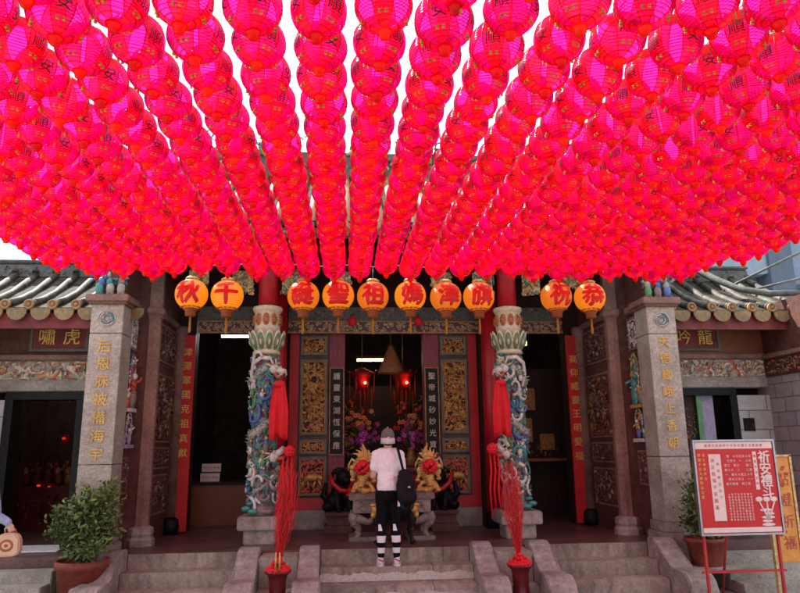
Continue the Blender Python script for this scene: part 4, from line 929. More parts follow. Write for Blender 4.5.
# ------------------------------------------------------------------ dark guardian lions with red ribbons
def lion(x, s, label):
    y = 11.22; t = thing('stone_lion', label, 'statue', (x, y, .54), 'dark guardian lions beside the middle door')
    obj('pedestal', MB().box(x - .22, x + .22, y - .22, y + .22, .54, .66, bev=.01).box(x - .18, x + .18, y - .18, y + .18, .662, .80, bev=.01).box(x - .21, x + .21, y - .21, y + .21, .802, .86, bev=.01), 'redstone', t)
    m = MB(); d = -s
    m.ell((x - d * .04, y, 1.02), (.17, .16, .16)).ell((x + d * .02, y, 1.20), (.14, .13, .17)).ell((x + d * .07, y - .08, 1.38), (.12, .12, .12)).ell((x + d * .12, y - .17, 1.34), (.075, .07, .06))
    for b in (-1, 1):
        m.tube([(x + d * .05 + b * .08, y - .06, 1.2), (x + d * .08 + b * .09, y - .14, 1.0), (x + d * .09 + b * .09, y - .15, .88)], [.06, .045, .045], 7).ell((x + d * .10 + b * .09, y - .18, .885), (.05, .06, .035))
        m.ell((x - d * .08 + b * .1, y - .02, .93), (.08, .12, .08)).ell((x + d * .03 + b * .10, y - .08, 1.47), (.03, .025, .04))
    m.tube([(x - d * .16, y + .08, .95), (x - d * .24, y + .08, 1.1), (x - d * .2, y + .08, 1.3)], [.05, .06, .03], 7)
    rr = random.Random(6)
    for q in range(40):
        a = rr.uniform(0, 6.3); m.ell((x + d * .03 + .14 * math.cos(a), y - .03, 1.36 + .15 * math.sin(a)), .038, 0, 1)
    obj('lion_body', solid(m, .014, 2), 'black', t)
    r = MB(); r.tube([(x - d * .14, y - .12, 1.42), (x - d * .08, y - .19, 1.28), (x + d * .03, y - .22, 1.19), (x + d * .16, y - .20, 1.17)], [.03, .035, .035, .03], 7)
    for q in range(20): r.ell((x + d * .19 + rr.uniform(-.05, .05), y - .2 + rr.uniform(-.04, .04), 1.16 + rr.uniform(-.05, .05)), .04, 0, 1)
    obj('red_ribbon', r, 'brightred', t)
lion(-.10, -1, 'black stone lion with red ribbon left of the offering table')
lion(1.58, 1, 'black stone lion with red ribbon right of the offering table')

# ------------------------------------------------------------------ stone offering table, golden dragons, bronze censer
t = thing('offering_table', 'grey carved stone offering table with curled legs in front of the door', 'table', (.68, 10.35, .54))
obj('table_top', MB().box(.06, 1.30, 10.10, 10.60, 1.10, 1.20, bev=.015), 'rose', t)
m = MB().box(.12, 1.24, 10.14, 10.56, .92, 1.098); ap = obj('waist', m, 'granite2', t)
m = MB(); relief(m, (.13, 10.138, .925), (1, 0, 0), (0, 0, 1), (0, -1, 0), 1.1, .165, 70, [0], 8, .02); obj('carving', m, 'rose', ap)
for x0, d in ((.08, 1), (1.28, -1)):
    for y in (10.13, 10.57):
        m = MB(); pts = [(0, .92), (-.02, .86), (.0, .78), (.05, .72), (.055, .64), (.02, .585), (.03, .56)]
        m.tube([(x0 + d * (.07 + u), y, z) for u, z in pts], [.07, .085, .075, .05, .04, .045, .05], 9); m.ell((x0 + d * .06, y - .02, .84), (.09, .06, .06), 0)
        obj('leg', solid(m, .012, 2), 'rose', t)
    m = MB().tube([(x0 + d * .10, 10.1, .86), (x0 + d * .25, 10.1, .80), (x0 + d * .38, 10.1, .86)], [.06, .05, .04], 8); obj('apron_scroll', m, 'rose', t)
for x0 in (.06, .90): obj('foot_rail', MB().box(x0, x0 + .40, 10.06, 10.62, .54, .60, bev=.012), 'rose', t)
def gold_dragon(x, s, label):
    y = 10.14; t = thing('gold_dragon', label, 'statue', (x, y, 1.2), 'golden dragons on the offering table'); d = -s      # d points inward
    m = MB()
    m.tube([(x + d * .13, y, 1.24), (x + d * .04, y, 1.22), (x - d * .06, y, 1.28), (x - d * .02, y, 1.40), (x + d * .09, y, 1.47), (x + d * .10, y, 1.58), (x + d * .02, y, 1.66), (x - d * .08, y - .02, 1.63)], [.035, .06, .075, .08, .08, .075, .07, .06], 10)
    m.ell((x - d * .06, y - .05, 1.60), (.09, .075, .07)).ell((x - d * .13, y - .10, 1.56), (.06, .05, .045))
    m.tube([(x + d * .04, y, 1.66), (x + d * .05, y, 1.78), (x + d * .0, y + .01, 1.90)], [.05, .035, .006], 7)
    for q in range(6): a = .3 + q * .42; m.tube([(x + d * .02, y, 1.66), (x + d * .02 + .13 * math.cos(a), y + .02, 1.66 + .13 * math.sin(a)), (x + d * .0 + .16 * math.cos(a + .25), y + .02, 1.67 + .18 * math.sin(a + .25))], [.035, .022, .006], 5)
    for z, o in ((1.30, -.13), (1.30, .16), (1.46, -.14), (1.44, .17)): m.tube([(x, y, z + .05), (x + d * o * .7, y - .03, z + .03), (x + d * o, y - .06, z - .05)], [.05, .035, .028], 6).ell((x + d * o, y - .07, z - .07), (.04, .045, .03))
    for q in range(9): m.ell((x - d * (.02 - .016 * q) , y - .07, 1.30 + .035 * q), (.05, .03, .02))
    bd = obj('dragon_body', solid(m, .010, 1), 'brightgold', t)
    f = MB()
    for b in (-1, 1): f.tube([(x + b * .07, y - .09, 1.62), (x + b * .15, y - .10, 1.68), (x + b * .19, y - .06, 1.60), (x + b * .20, y - .06, 1.52)], [.022, .02, .016, .008], 6).ell((x + b * .14, y - .05, 1.50), (.04, .02, .07))
    obj('mane_curl', f, 'palegold', bd)
    p = MB(); rr = random.Random(1)
    for q in range(80):
        v = Vector((rr.gauss(0, 1), rr.gauss(0, 1), rr.gauss(0, 1))).normalized(); p.ell(Vector((x, y - .15, 1.56)) + v * .085, .032, 0, 1)
    tag(obj('red_pompom', p, 'cloth', origin=(x, y - .15, 1.56)), 'fluffy red pompom on the %s golden dragon' % ('left' if s < 0 else 'right'), 'pompom', 'red pompoms on the golden dragons')
gold_dragon(.25, -1, 'golden dragon statue left of the visitor on the offering table')
gold_dragon(1.22, 1, 'golden dragon statue right of the visitor on the offering table')
t = thing('censer', 'black bronze censer with golden lion masks on its legs behind the visitor', 'censer', (.69, 9.85, .54)); y = 9.85
obj('bowl', MB().lathe([(.08, .86), (.20, .88), (.26, .96), (.27, 1.08), (.22, 1.16), (.20, 1.18), (.25, 1.22), (.26, 1.25), (.22, 1.25), (.20, 1.19)], (.69, y, 0), 28), 'black', t)
for k, a in enumerate((-2.75, -.39, PI / 2)):
    cx, cy_ = .69 + .22 * math.cos(a), y + .22 * math.sin(a); o = Vector((math.cos(a), math.sin(a), 0))
    m = MB().tube([Vector((cx, cy_, 1.0)), Vector((cx, cy_, .86)) + o * .045, Vector((cx, cy_, .72)) + o * .0, Vector((cx, cy_, .60)) + o * .03, Vector((cx, cy_, .55)) + o * .06], [.06, .06, .035, .03, .045], 8); lg = obj('leg', m, 'black', t)
    m = MB().ell(Vector((cx, cy_, 1.0)) + o * .07, (.06, .06, .07)).ell(Vector((cx, cy_, .93)) + o * .1, (.04, .04, .05)).ell(Vector((cx, cy_, 1.06)) + o * .08, (.07, .05, .03)).tube([Vector((cx, cy_, .90)) + o * .075, Vector((cx, cy_, .72)) + o * .037], [.012, .012], 5); obj('lion_mask', m, 'brightgold', lg)

# ------------------------------------------------------------------ vases of red twigs
def twig_vase(x, s, label, candles):
    y = 8.55; t = thing('twig_vase', label, 'vase', (x, y, 0), 'vases of red twigs beside the middle stair'); rr = random.Random(21 + s)
    obj('vase', MB().lathe([(.115, 0), (.12, .02), (.105, .08), (.095, .20), (.10, .33), (.115, .385), (.155, .42), (.16, .445), (.135, .435), (.10, .38)], (x, y, 0), 28), 'vase', t)
    m = MB()
    for q in range(160):
        a = rr.uniform(0, 6.3); r_ = .135 * math.sqrt(rr.random()); m.ell((x + r_ * math.cos(a), y + r_ * math.sin(a), .43 + (.145 - r_) * 1.2 * rr.random() ), rr.uniform(.018, .034), 0, 1)
    obj('red_shavings', m, 'cloth', t)
    m = MB()
    for q in range(96):
        a = rr.uniform(0, 6.3); sp = rr.uniform(.02, .20) * rr.uniform(.5, 1); H = rr.uniform(.75, 1.22); pts = []; ph = rr.uniform(0, 6)
        for k in range(13):
            u = k / 12; wv = .014 * math.sin(u * 30 + ph) * (u > .15); e = sp * min(1, u * 1.6)
            pts.append((x - s * .0 + e * math.cos(a) + wv - s * .07 * u, y + e * math.sin(a) + .012 * math.cos(u * 26 + ph), .48 + H * u))
        m.tube(pts, [.0034 * (1 - .4 * k / 12) for k in range(13)], 4)
    obj('twigs', m, 'twig', t)
    if candles:
        for k in range(2): tag(obj('gold_candle', MB().tube([(x - .015 + .045 * k, y - .13, .46), (x - .015 + .045 * k, y - .13, .66)], [.014, .012], 7), 'brightgold', origin=(x, y - .13, .46)), ['left of two thin gold candles stuck in the left red vase', 'right of two thin gold candles stuck in the left red vase'][k], 'candle', 'gold candles in the red vase')
twig_vase(-.78, -1, 'dark red vase with red twigs left of the middle stair, two gold candles in it', True)
twig_vase(2.12, 1, 'dark red vase with red twigs right of the middle stair, without candles', False)

# ------------------------------------------------------------------ potted plants
def plant(name, label, x, y, z, pr_, ph, cr, ch, n, seed, cz):
    t = thing(name, label, 'potted plant', (x, y, z)); rr = random.Random(seed)
    obj('pot', MB().lathe([(pr_ * .72, z), (pr_ * .76, z + .01), (pr_ * .92, z + ph * .82), (pr_ * 1.02, z + ph * .84), (pr_ * 1.04, z + ph), (pr_ * .93, z + ph), (pr_ * .90, z + ph * .86), (pr_ * .1, z + ph * .85)], (x, y, 0), 28), 'terracotta', t)
    st, lf = MB(), MB(); tips = []
    for q in range(26):
        a = rr.uniform(0, 6.3); e = rr.uniform(.2, .95) * cr; zz = cz + ch * rr.uniform(-.8, .9); p = Vector((x + e * math.cos(a), y + e * .8 * math.sin(a), zz)); b0 = Vector((x + .03 * math.cos(a), y + .03 * math.sin(a), z + ph * .85))
        mid = b0.lerp(p, .5) + Vector((rr.uniform(-.06, .06), rr.uniform(-.06, .06), .04)); st.tube([b0, mid, p], [.012, .008, .004], 5); tips += [p, p, mid.lerp(p, .5)]
        for k in range(2):
            q2 = mid.lerp(p, .4) + Vector((rr.uniform(-.14, .14), rr.uniform(-.14, .14), rr.uniform(-.05, .15))); st.tube([mid, q2], [.006, .003], 4); tips.append(q2)
    for q in range(n):
        c = rr.choice(tips); s_ = rr.gauss(0, .055); p = c + Vector((rr.gauss(0, .06), rr.gauss(0, .06), rr.gauss(0, .055)))
        L = rr.uniform(.022, .042); d = Vector((rr.gauss(0, 1), rr.gauss(0, 1), rr.gauss(.2, .8))).normalized(); u = d.cross(Vector((rr.gauss(0, 1), rr.gauss(0, 1), rr.gauss(0, 1)))).normalized(); nn = d.cross(u)
        vs = [lf.bm.verts.new(p + d * L * a + u * L * b + nn * L * c_) for a, b, c_ in ((-1, 0, 0), (-.2, .42, .08), (.5, .34, .06), (1.15, 0, -.05), (.5, -.34, .06), (-.2, -.42, .08))]
        f = lf.bm.faces.new(vs); f.material_index = 1 if (rr.random() < .3 + .5 * max(0, (p.z - cz) / ch)) else 0
    obj('stem', st, 'bark', t); obj('foliage', lf, ['leaf', 'leaf2'], t, fix=False)
plant('potted_shrub', 'large leafy green shrub in a terracotta pot in front of the left pier', -3.16, 8.95, 0, .30, .56, .43, .42, 5200, 3, 1.02)
tag(obj('stone_slab', MB().box(4.42, 5.05, 8.70, 9.27, .27, .30, bev=.008), 'granite2', origin=(4.7, 9, .27)), 'low stone slab under the potted plant on the right', 'stone block')
plant('potted_plant', 'thin leafy plant in a wide terracotta pot in front of the right pier', 4.70, 8.98, .30, .25, .34, .24, .42, 1500, 8, 1.05)

# ------------------------------------------------------------------ notice boards
t = thing('notice_board', 'red notice board with white calligraphy on a red steel easel', 'sign', (4.55, 7.8, 0)); x0, x1, z0, z1, y = 4.07, 5.03, .83, 1.86, 7.8
bd = obj('board', MB().box(x0, x1, y, y + .03, z0, z1, bev=.004), 'boardred', t)
m = MB()
for q in ((x0 - .02, x1 + .02, z0 - .02, z0 + .002), (x0 - .02, x1 + .02, z1 - .002, z1 + .02), (x0 - .02, x0, z0 + .002, z1 - .002), (x1, x1 + .02, z0 + .002, z1 - .002)): m.box(q[0], q[1], y - .012, y + .042, q[2], q[3])
obj('board_frame', m, 'wire', bd)
m = MB(); F = y - .003
m.box(x0 + .01, x1 - .01, F, y, z1 - .085, z1 - .01).box(x0 + .01, x1 - .01, F, y, z0 + .012, z0 + .065).box(x0 + .16, x0 + .305, F, y, z0 + .14, z1 - .145).box(x0 + .70, x0 + .745, F, y, z0 + .48, z1 - .12)
obj('white_field', m, 'paper', bd)
m = MB()
for i, ch in enumerate('旗津天后宮丙午年祈安禮斗法會啟事'): put(m, ch, (x0 + .14 + .045 * i, F - .001, z1 - .047), .036, depth=.01)
column_text(m, '消災植福平安圓滿', x0 + .20, F - .001, z1 - .18, .075, .05, depth=.01); column_text(m, '參加辦法如下', x0 + .262, F - .001, z1 - .22, .075, .038, depth=.01)
column_text(m, '闔家平安吉祥', x0 + .7225, F - .001, z1 - .14, .062, .034, depth=.01)
obj('red_lettering', m, 'brightred', bd)
m = MB()
for q in range(4): column_text(m, '祈安禮斗', x1 - .128 + .0022 * q, F - .001 - .0007 * q, z1 - .11 - .001 * q, .135, .15, depth=.02)
rr = random.Random(2)
for c in range(9):
    for k, ch in enumerate('天后宮平安燈福'): 
        if rr.random() < .8: put(m, rr.choice('天官賜福平安光明斗燈一二三元'), (x0 + .355 + .038 * c, F - .001, z1 - .17 - .052 * k), .032, depth=.01)
for c in range(8):
    for k in range(10): put(m, rr.choice('信士弟子闔家平安如意吉祥福祿壽'), (x0 + .36 + .038 * c, F - .001, z1 - .60 - .031 * k), .026, depth=.01)
for k in range(3): m.tube([(x1 - .155, F - .001, z0 + .14), (x1 - .155 - .09 + .09 * k, F - .001, z0 + .34)], .010, 4)
for k in range(3): m.ell((x1 - .245 + .09 * k, F, z0 + .37), (.045, .003, .03), 0, 2)
for k in range(5): m.ell((x1 - .155 + rr.uniform(-.02, .02), F, z0 + .09 + .04 * k), (.085 - .02 * (k % 2), .003, .018), 0, 2)
obj('cream_lettering', m, 'paper', bd)
m = MB(); column_text(m, '恭請十方大德同沾法喜', x0 + .045, F - .001, z1 - .13, .052, .04, depth=.01); column_text(m, '報名處服務台', x0 + .10, F - .001, z1 - .13, .052, .034, depth=.01); obj('yellow_lettering', m, 'goldtext', bd)
for x in (x0 + .02, x1 - .05): obj('leg', MB().box(x, x + .03, y + .045, y + .075, 0, z1, bev=.003), 'redmetal', t)
m = MB(); m.tube([(x0 + .5, y + .06, z1), (x0 + .56, y + .75, .0)], .016, 6); obj('leg', m, 'redmetal', t)
obj('crossbar', MB().box(x0 - .02, x1 + .02, y + .05, y + .07, .40, .425), 'redmetal', t)
t = thing('poster_stand', 'narrow orange poster stand partly hidden behind the red notice board', 'sign', (5.46, 8.3, 0)); bd = obj('board', MB().box(5.24, 5.54, 8.30, 8.33, .42, 1.66, bev=.004), 'yellow', t)
m = MB().box(5.545, 5.575, 8.29, 8.34, 0, 1.68).box(5.205, 5.235, 8.29, 8.34, 0, 1.68).box(5.205, 5.575, 8.29, 8.34, 1.665, 1.69); obj('stand_frame', m, 'palegold', t)
m = MB(); column_text(m, '點燈祈福', 5.43, 8.298, 1.52, .25, .17, depth=.02); rr = random.Random(5)
for k in range(16): m.ell((rr.uniform(5.28, 5.5), 8.299, rr.uniform(.5, 1.6)), (.03, .002, .02), 0, 1)
obj('lettering', m, 'coral', bd)

# ------------------------------------------------------------------ people
def limb(mb, *pr):
    """tapering limb through (point, radius) pairs"""
    pts = [Vector(p) for p, r in pr]; rad = [r for p, r in pr]; P, R = [], []
    for i in range(len(pts) - 1):
        for k in range(4): P.append(pts[i].lerp(pts[i + 1], k / 4)); R.append(rad[i] + (rad[i + 1] - rad[i]) * k / 4)
    P.append(pts[-1]); R.append(rad[-1]); mb.tube(P, R, 12)
    for p, r in zip(pts, rad): mb.ell(p, r * .99, 0, 2)
def hand(mb, wrist, d, side, curl, palm_n, k=1.0):
    """palm, four jointed fingers of unequal length and a thumb leaving the side of the palm"""
    d = Vector(d).normalized(); n = Vector(palm_n).normalized(); s = d.cross(n).normalized() * side; wst = Vector(wrist)
    B = Matrix((s, d, n)).transposed(); mb.ell(wst + d * .045 * k, (.038 * k, .052 * k, .016 * k), 0, 2, B)
    for i, (o, L) in enumerate(((.028, .070), (.010, .078), (-.009, .073), (-.027, .056))):
        p = wst + d * .085 * k + s * o * k; a = d.copy(); pts = [p - d * .02, p]; 
        for j in range(3):
            c = curl * (.5 + .35 * j) + .08 * i; a = (d * math.cos(c) + n * math.sin(c)); p = p + a * L * k * (.42, .33, .25)[j]; pts.append(p)
        mb.tube(pts, [.0095 * k, .0092 * k, .0086 * k, .0078 * k, .006 * k], 7)
    p = wst + d * .02 * k + s * .03 * k; q = p + (d * .55 + s * .8 + n * .15) * .035 * k; r_ = q + (d * .85 + s * .2 + n * .5) * .03 * k
    mb.tube([p, q, r_, r_ + (d * .8 + n * .6) * .022 * k], [.012 * k, .011 * k, .0095 * k, .007 * k], 7)
def person(loc, label, arms, long_sleeve, shirt, pants, cap):
    t = thing('person', label, 'person', loc); o = Vector(loc); mv = lambda p: o + Vector(p)
    b = MB(); head = mv((0, .03, 1.575))
    # head with brow, nose, jaw and ears; +Y is forward
    b.ell(head + Vector((0, -.005, .025)), (.075, .092, .098)).ell(head + Vector((0, .035, -.05)), (.054, .055, .06)).ell(head + Vector((0, .098, -.012)), (.012, .016, .02)).ell(head + Vector((0, .085, .02)), (.05, .015, .012))
    b.ell(head + Vector((0, .083, -.058)), (.024, .010, .009)).ell(head + Vector((0, .076, -.092)), (.022, .018, .016))
    for s in (-1, 1): b.ell(head + Vector((.078 * s, -.005, -.005)), (.011, .02, .032))
    limb(b, (mv((0, -.01, 1.40)), .062), (mv((0, .005, 1.50)), .054), (head, .05))
    b.ell(mv((0, 0, 1.22)), (.132, .082, .20)).ell(mv((0, 0, .96)), (.11, .075, .11)).ell(mv((0, 0, 1.36)), (.138, .066, .06))
    for s in (-1, 1):
        sh, el, wr, hd, cu, pn = arms[s]
        limb(b, (mv(sh), .045), (mv(el), .040)); limb(b, (mv(el), .040), (mv(Vector(el).lerp(Vector(wr), .3)), .040), (mv(wr), .027)); hand(b, mv(wr), hd, -s, cu, pn)
        limb(b, (mv((.080 * s, 0, .90)), .070), (mv((.088 * s, .016 + .012 * s, .50)), .044)); limb(b, (mv((.088 * s, .016 + .012 * s, .50)), .044), (mv((.095 * s, -.014, .34)), .042), (mv((.10 * s, -.01, .09)), .032))
        b.ell(mv((.105 * s, .05, .045)), (.042, .11, .035))
    body = obj('body', solid(b, .0075, 2), 'skin', t)
    for s in (-1, 1): obj('eye', MB().ell(head + Vector((.03 * s, .086, .005)), (.013, .006, .006)), 'black', body)
    h = MB(); h.ell(head + Vector((0, -.02, .035)), (.082, .092, .10)); h.ell(head + Vector((0, -.055, -.03)), (.066, .045, .055)); obj('hair', solid(h, .008, 2), 'hair', t)
    # shirt
    c = MB(); c.ell(mv((0, -.002, 1.24)), (.160, .112, .24)).ell(mv((0, 0, 1.36)), (.165, .094, .08)).ell(mv((0, -.005, 1.08)), (.155, .115, .17))
    c.tube([mv((0, 0, .93)), mv((0, 0, 1.0)), mv((0, 0, 1.12))], [.148, .150, .138], 20)
    limb(c, (mv((-.10, 0, 1.425)), .052), (mv((.10, 0, 1.425)), .052)); limb(c, (mv((0, -.012, 1.395)), .066), (mv((0, -.004, 1.440)), .062))
    for s in (-1, 1):
        sh, el, wr = arms[s][:3]; en = Vector(el) if long_sleeve else Vector(sh).lerp(Vector(el), .62)
        limb(c, (mv((.11 * s, 0, 1.405)), .055), (mv(sh), .060), (mv(en), .060 if not long_sleeve else .054))
        if long_sleeve: limb(c, (mv(el), .054), (mv(Vector(el).lerp(Vector(wr), .88)), .042))
    c = solid(c, .010, 2, .026, .085)
    for v in c.bm.verts:                                    # a straight hem
        z = v.co.z - o.z
        if z < .895: v.co.z = o.z + .895 + (z - .895) * .05
    obj('shirt', c, shirt, t)
    # trousers
    c = MB(); c.ell(mv((0, 0, .93)), (.160, .115, .11)).ell(mv((0, -.03, .87)), (.15, .105, .10))
    for s in (-1, 1): limb(c, (mv((.080 * s, 0, .88)), .094), (mv((.088 * s, .016 + .012 * s, .50)), .066)); limb(c, (mv((.088 * s, .016 + .012 * s, .50)), .066), (mv((.095 * s, -.014, .33)), .060), (mv((.10 * s, -.012, .12)), .045))
    tr_ = obj('trousers', solid(c, .010, 3, .012, .09), pants, t)
    if cap:
        for s in (-1, 1):
            c = MB(); c.prism([(o.x + .095 * s - .04, o.z + .43), (o.x + .095 * s + .012, o.z + .43), (o.x + .095 * s - .01, o.z + .51), (o.x + .095 * s - .04, o.z + .51)], o.y - .075, o.y - .045, 'y'); obj('white_patch', c, 'shirt', tr_)
    for s in (-1, 1):
        c = MB(); y_ = .04; c.ell(mv((.105 * s, y_ - .075, .052)), (.043, .055, .05)).ell(mv((.108 * s, y_ + .05, .04)), (.047, .10, .042)).ell(mv((.105 * s, y_ - .045, .10)), (.042, .045, .045))
        sh_ = solid(c, .008, 2)
        for v in sh_.bm.verts: v.co.z = max(v.co.z, o.z + .012)
        so_ = obj('shoe', sh_, 'shoe', t)
        c = MB(); c.prism([(o.x + .107 * s + .052 * math.cos(a), o.y + y_ + .003 + .135 * math.sin(a)) for a in [i * PI / 10 for i in range(20)]], o.z, o.z + .022, 'z'); obj('sole', c, 'shoe', so_)
        c = MB(); c.tube([mv((.105 * s + .045, y_ - .1, .06)), mv((.107 * s + .05, y_, .05)), mv((.107 * s + .045, y_ + .06, .055))], .008, 5).tube([mv((.105 * s - .03, y_ - .123, .085)), mv((.105 * s + .03, y_ - .123, .06))], .010, 5); obj('red_stripe', c, 'coral', so_)
    if cap:
        c = MB(); prof = [(.0, .118), (.03, .115), (.062, .095), (.083, .06), (.092, .02), (.093, -.02), (.086, -.022), (.084, .0)]
        c.lathe(prof[::-1], (0, 0, 0), 28)
        for v in c.bm.verts: v.co = head + Vector((v.co.x * .98, v.co.y * 1.12 - .012, v.co.z + .042))
        cp = obj('cap', c, 'capgrey', t)
        c = MB(); pl = []                                   # brim turned to the back and bent down over the nape
        for i in range(13):
            a = PI + PI * (i / 12); pl.append((math.cos(a), math.sin(a)))
        A = [c.bm.verts.new(head + Vector((u * .088, v_ * .100 - .012, .025))) for u, v_ in pl]; D = [c.bm.verts.new(head + Vector((u * .093, v_ * .135 - .012, -.044 - .008 * v_ * v_))) for u, v_ in pl]
        A2 = [c.bm.verts.new(head + Vector((u * .094, v_ * .108 - .012, .027))) for u, v_ in pl]; D2 = [c.bm.verts.new(head + Vector((u * .099, v_ * .143 - .012, -.046 - .008 * v_ * v_))) for u, v_ in pl]
        for i in range(12):
            for X_, Y_ in ((A, D), (A2, D2), (D, D2), (A, A2)):
                f = c.bm.faces.new((X_[i], X_[i + 1], Y_[i + 1], Y_[i])); f.smooth = True
        c.bm.faces.new((A[0], D[0], D2[0], A2[0])); c.bm.faces.new((A[12], D[12], D2[12], A2[12]))
        obj('brim', c, 'capwhite', cp)
        obj('badge', MB().ell(head + Vector((.004, -.122, .028)), (.017, .006, .014)), 'capwhite', cp); obj('button', MB().ell(head + Vector((0, -.012, .162)), .009), 'capwhite', cp)
    return t
PL = (.57, 9.20, .36)
person(PL, 'visitor seen from behind in white T-shirt, backwards grey cap and striped black trousers', {
    -1: ((-.158, 0, 1.385), (-.200, -.02, 1.11), (-.13, .20, 1.10), (.5, .8, .25), .5, (.4, 0, -.9)),
    1: ((.158, 0, 1.385), (.195, -.01, 1.11), (.12, .20, 1.12), (-.5, .8, .25), .5, (-.4, 0, -.9))}, False, 'shirt', 'pants', True)
# backpack slung from the right shoulder
t = thing('backpack', 'black backpack slung over the right shoulder of the visitor', 'bag', (.79, 9.02, 1.1)); bx_, by_, bz_ = .785, 9.03, 1.34
m = MB(); m.ell((bx_, by_, bz_ - .03), (.125, .075, .235)).ell((bx_ + .01, by_ - .03, bz_ - .12), (.135, .085, .13)).ell((bx_ - .01, by_, bz_ + .10), (.10, .065, .13))
obj('bag_body', solid(m, .010, 3, .03, .09), 'blackcloth', t)
m = MB(); m.ell((bx_ + .02, by_ - .09, bz_ - .12), (.095, .05, .09)); obj('front_pocket', solid(m, .009, 2, .012, .05), 'blackcloth', t)
m = MB().tube([(.70, 9.26, 1.835), (.695, 9.17, 1.845), (.70, 9.09, 1.79), (.73, 9.05, 1.66), (.76, 9.03, 1.52)], [.016, .018, .018, .017, .015], 8); obj('strap', m, 'blackcloth', t)
m = MB().tube([(.70, 9.0, 1.45), (.69, 8.99, 1.25), (.685, 9.0, 1.02), (.695, 9.01, .86)], .009, 6).tube([(.87, 9.0, 1.4), (.90, 8.98, 1.2), (.86, 8.99, 1.06)], .009, 6); obj('loose_strap', m, 'blackcloth', t)
obj('badge', MB().ell((bx_ + .035, by_ - .105, bz_ + .0), (.018, .01, .012)), 'capwhite', t); obj('white_tag', MB().box(.675, .705, 8.985, 8.99, 1.10, 1.22), 'paper', t)
# passer-by at the left edge, only the sleeve and hand reach into the picture
QL = (-4.10, 8.2, 0)
person(QL, 'person at the left edge in a pale blue sleeve holding a tan bag', {
    -1: ((-.185, 0, 1.385), (-.23, -.01, 1.11), (-.22, .08, .87), (0, .15, -1), .5, (1, 0, 0)),
    1: ((.185, 0, 1.385), (.26, -.05, 1.16), (.385, .0, 1.065), (.35, .1, -.9), 1.5, (-.3, 1, 0))}, True, 'bluecloth', 'blackcloth', False)
t = thing('paper_bag', 'tan bag with a round brown print held at the left edge', 'bag', (-3.69, 8.21, .70))
m = MB().prism([(-3.83, .74), (-3.82, .92), (-3.77, .965), (-3.63, .965), (-3.58, .90), (-3.57, .76), (-3.62, .72), (-3.78, .715)], 8.17, 8.27, 'y'); bmesh.ops.bevel(m.bm, geom=m.bm.edges[:], offset=.015, segments=2, affect='EDGES'); bg_ = obj('bag_body', m, 'fan', t)
m = MB()
for k in range(3): m.ell((-3.71, 8.168, .835), ((.075, .055, .03)[k], .003 + .002 * k, (.065, .045, .024)[k]), k % 2, 3)
obj('print', m, ['collar', 'fan'], bg_)
obj('handle', MB().tube([(-3.76, 8.22, .965), (-3.74, 8.22, 1.0), (-3.69, 8.22, 1.015), (-3.65, 8.22, 1.0), (-3.64, 8.22, .965)], .008, 6), 'collar', bg_)

# ------------------------------------------------------------------ festival lanterns with red characters
def wrap(mb, ch, rx, rz, size, ang=-PI / 2, zc=0, cuts=7, off=1.025, sq=1.0, bold=.03, mi=0):
    """a character wrapped round a lantern; rx, rz are its half axes"""
    b = bmesh.new(); tmp = MB(); put(tmp, ch, (0, 0, 0), size, U=(1, 0, 0), V=(0, 1, 0), N=(0, 0, 1), bold=bold, depth=.03, sq=sq)
    for ax in (0, 1):
        for i in range(-cuts, cuts + 1):
            nn = [0, 0, 0]; nn[ax] = 1; cc = [0, 0, 0]; cc[ax] = size * i / (2 * cuts) * 1.05 + .0007
            bmesh.ops.bisect_plane(tmp.bm, geom=tmp.bm.verts[:] + tmp.bm.edges[:] + tmp.bm.faces[:], plane_co=cc, plane_no=nn)
    for v in tmp.bm.verts:
        z = max(-.98, min(.98, (v.co.y + zc) / rz)); lat = math.sqrt(1 - z * z); r = rx * (lat ** .8) * off + v.co.z * .3
        a = ang + v.co.x / (rx * .93); v.co = Vector((r * math.cos(a), r * math.sin(a), v.co.y + zc))
    mb.add(tmp.bm, mi)
def sphere_prof(rx, rz, n, z0=-.985, z1=.985):
    pr_ = []
    a0, a1 = math.asin(z0), math.asin(z1)
    for i in range(n + 1):
        a = a0 + (a1 - a0) * i / n; pr_.append((rx * (math.cos(a) ** .8), rz * math.sin(a)))
    return pr_
OX = (-2.01, -1.55, -.56, -.10, .36, .86, 1.34, 1.79, 2.86, 3.33); OC = '秋千誕聖祖媽津旗祝恭'
OW = ('leftmost of all, left of the left dragon column', 'second from the left end', 'just right of the left dragon column', 'second right of the left dragon column', 'just left of the middle', 'just right of the middle', 'second left of the right dragon column', 'just left of the right dragon column', 'just right of the right dragon column', 'rightmost of all')
rr = random.Random(77)
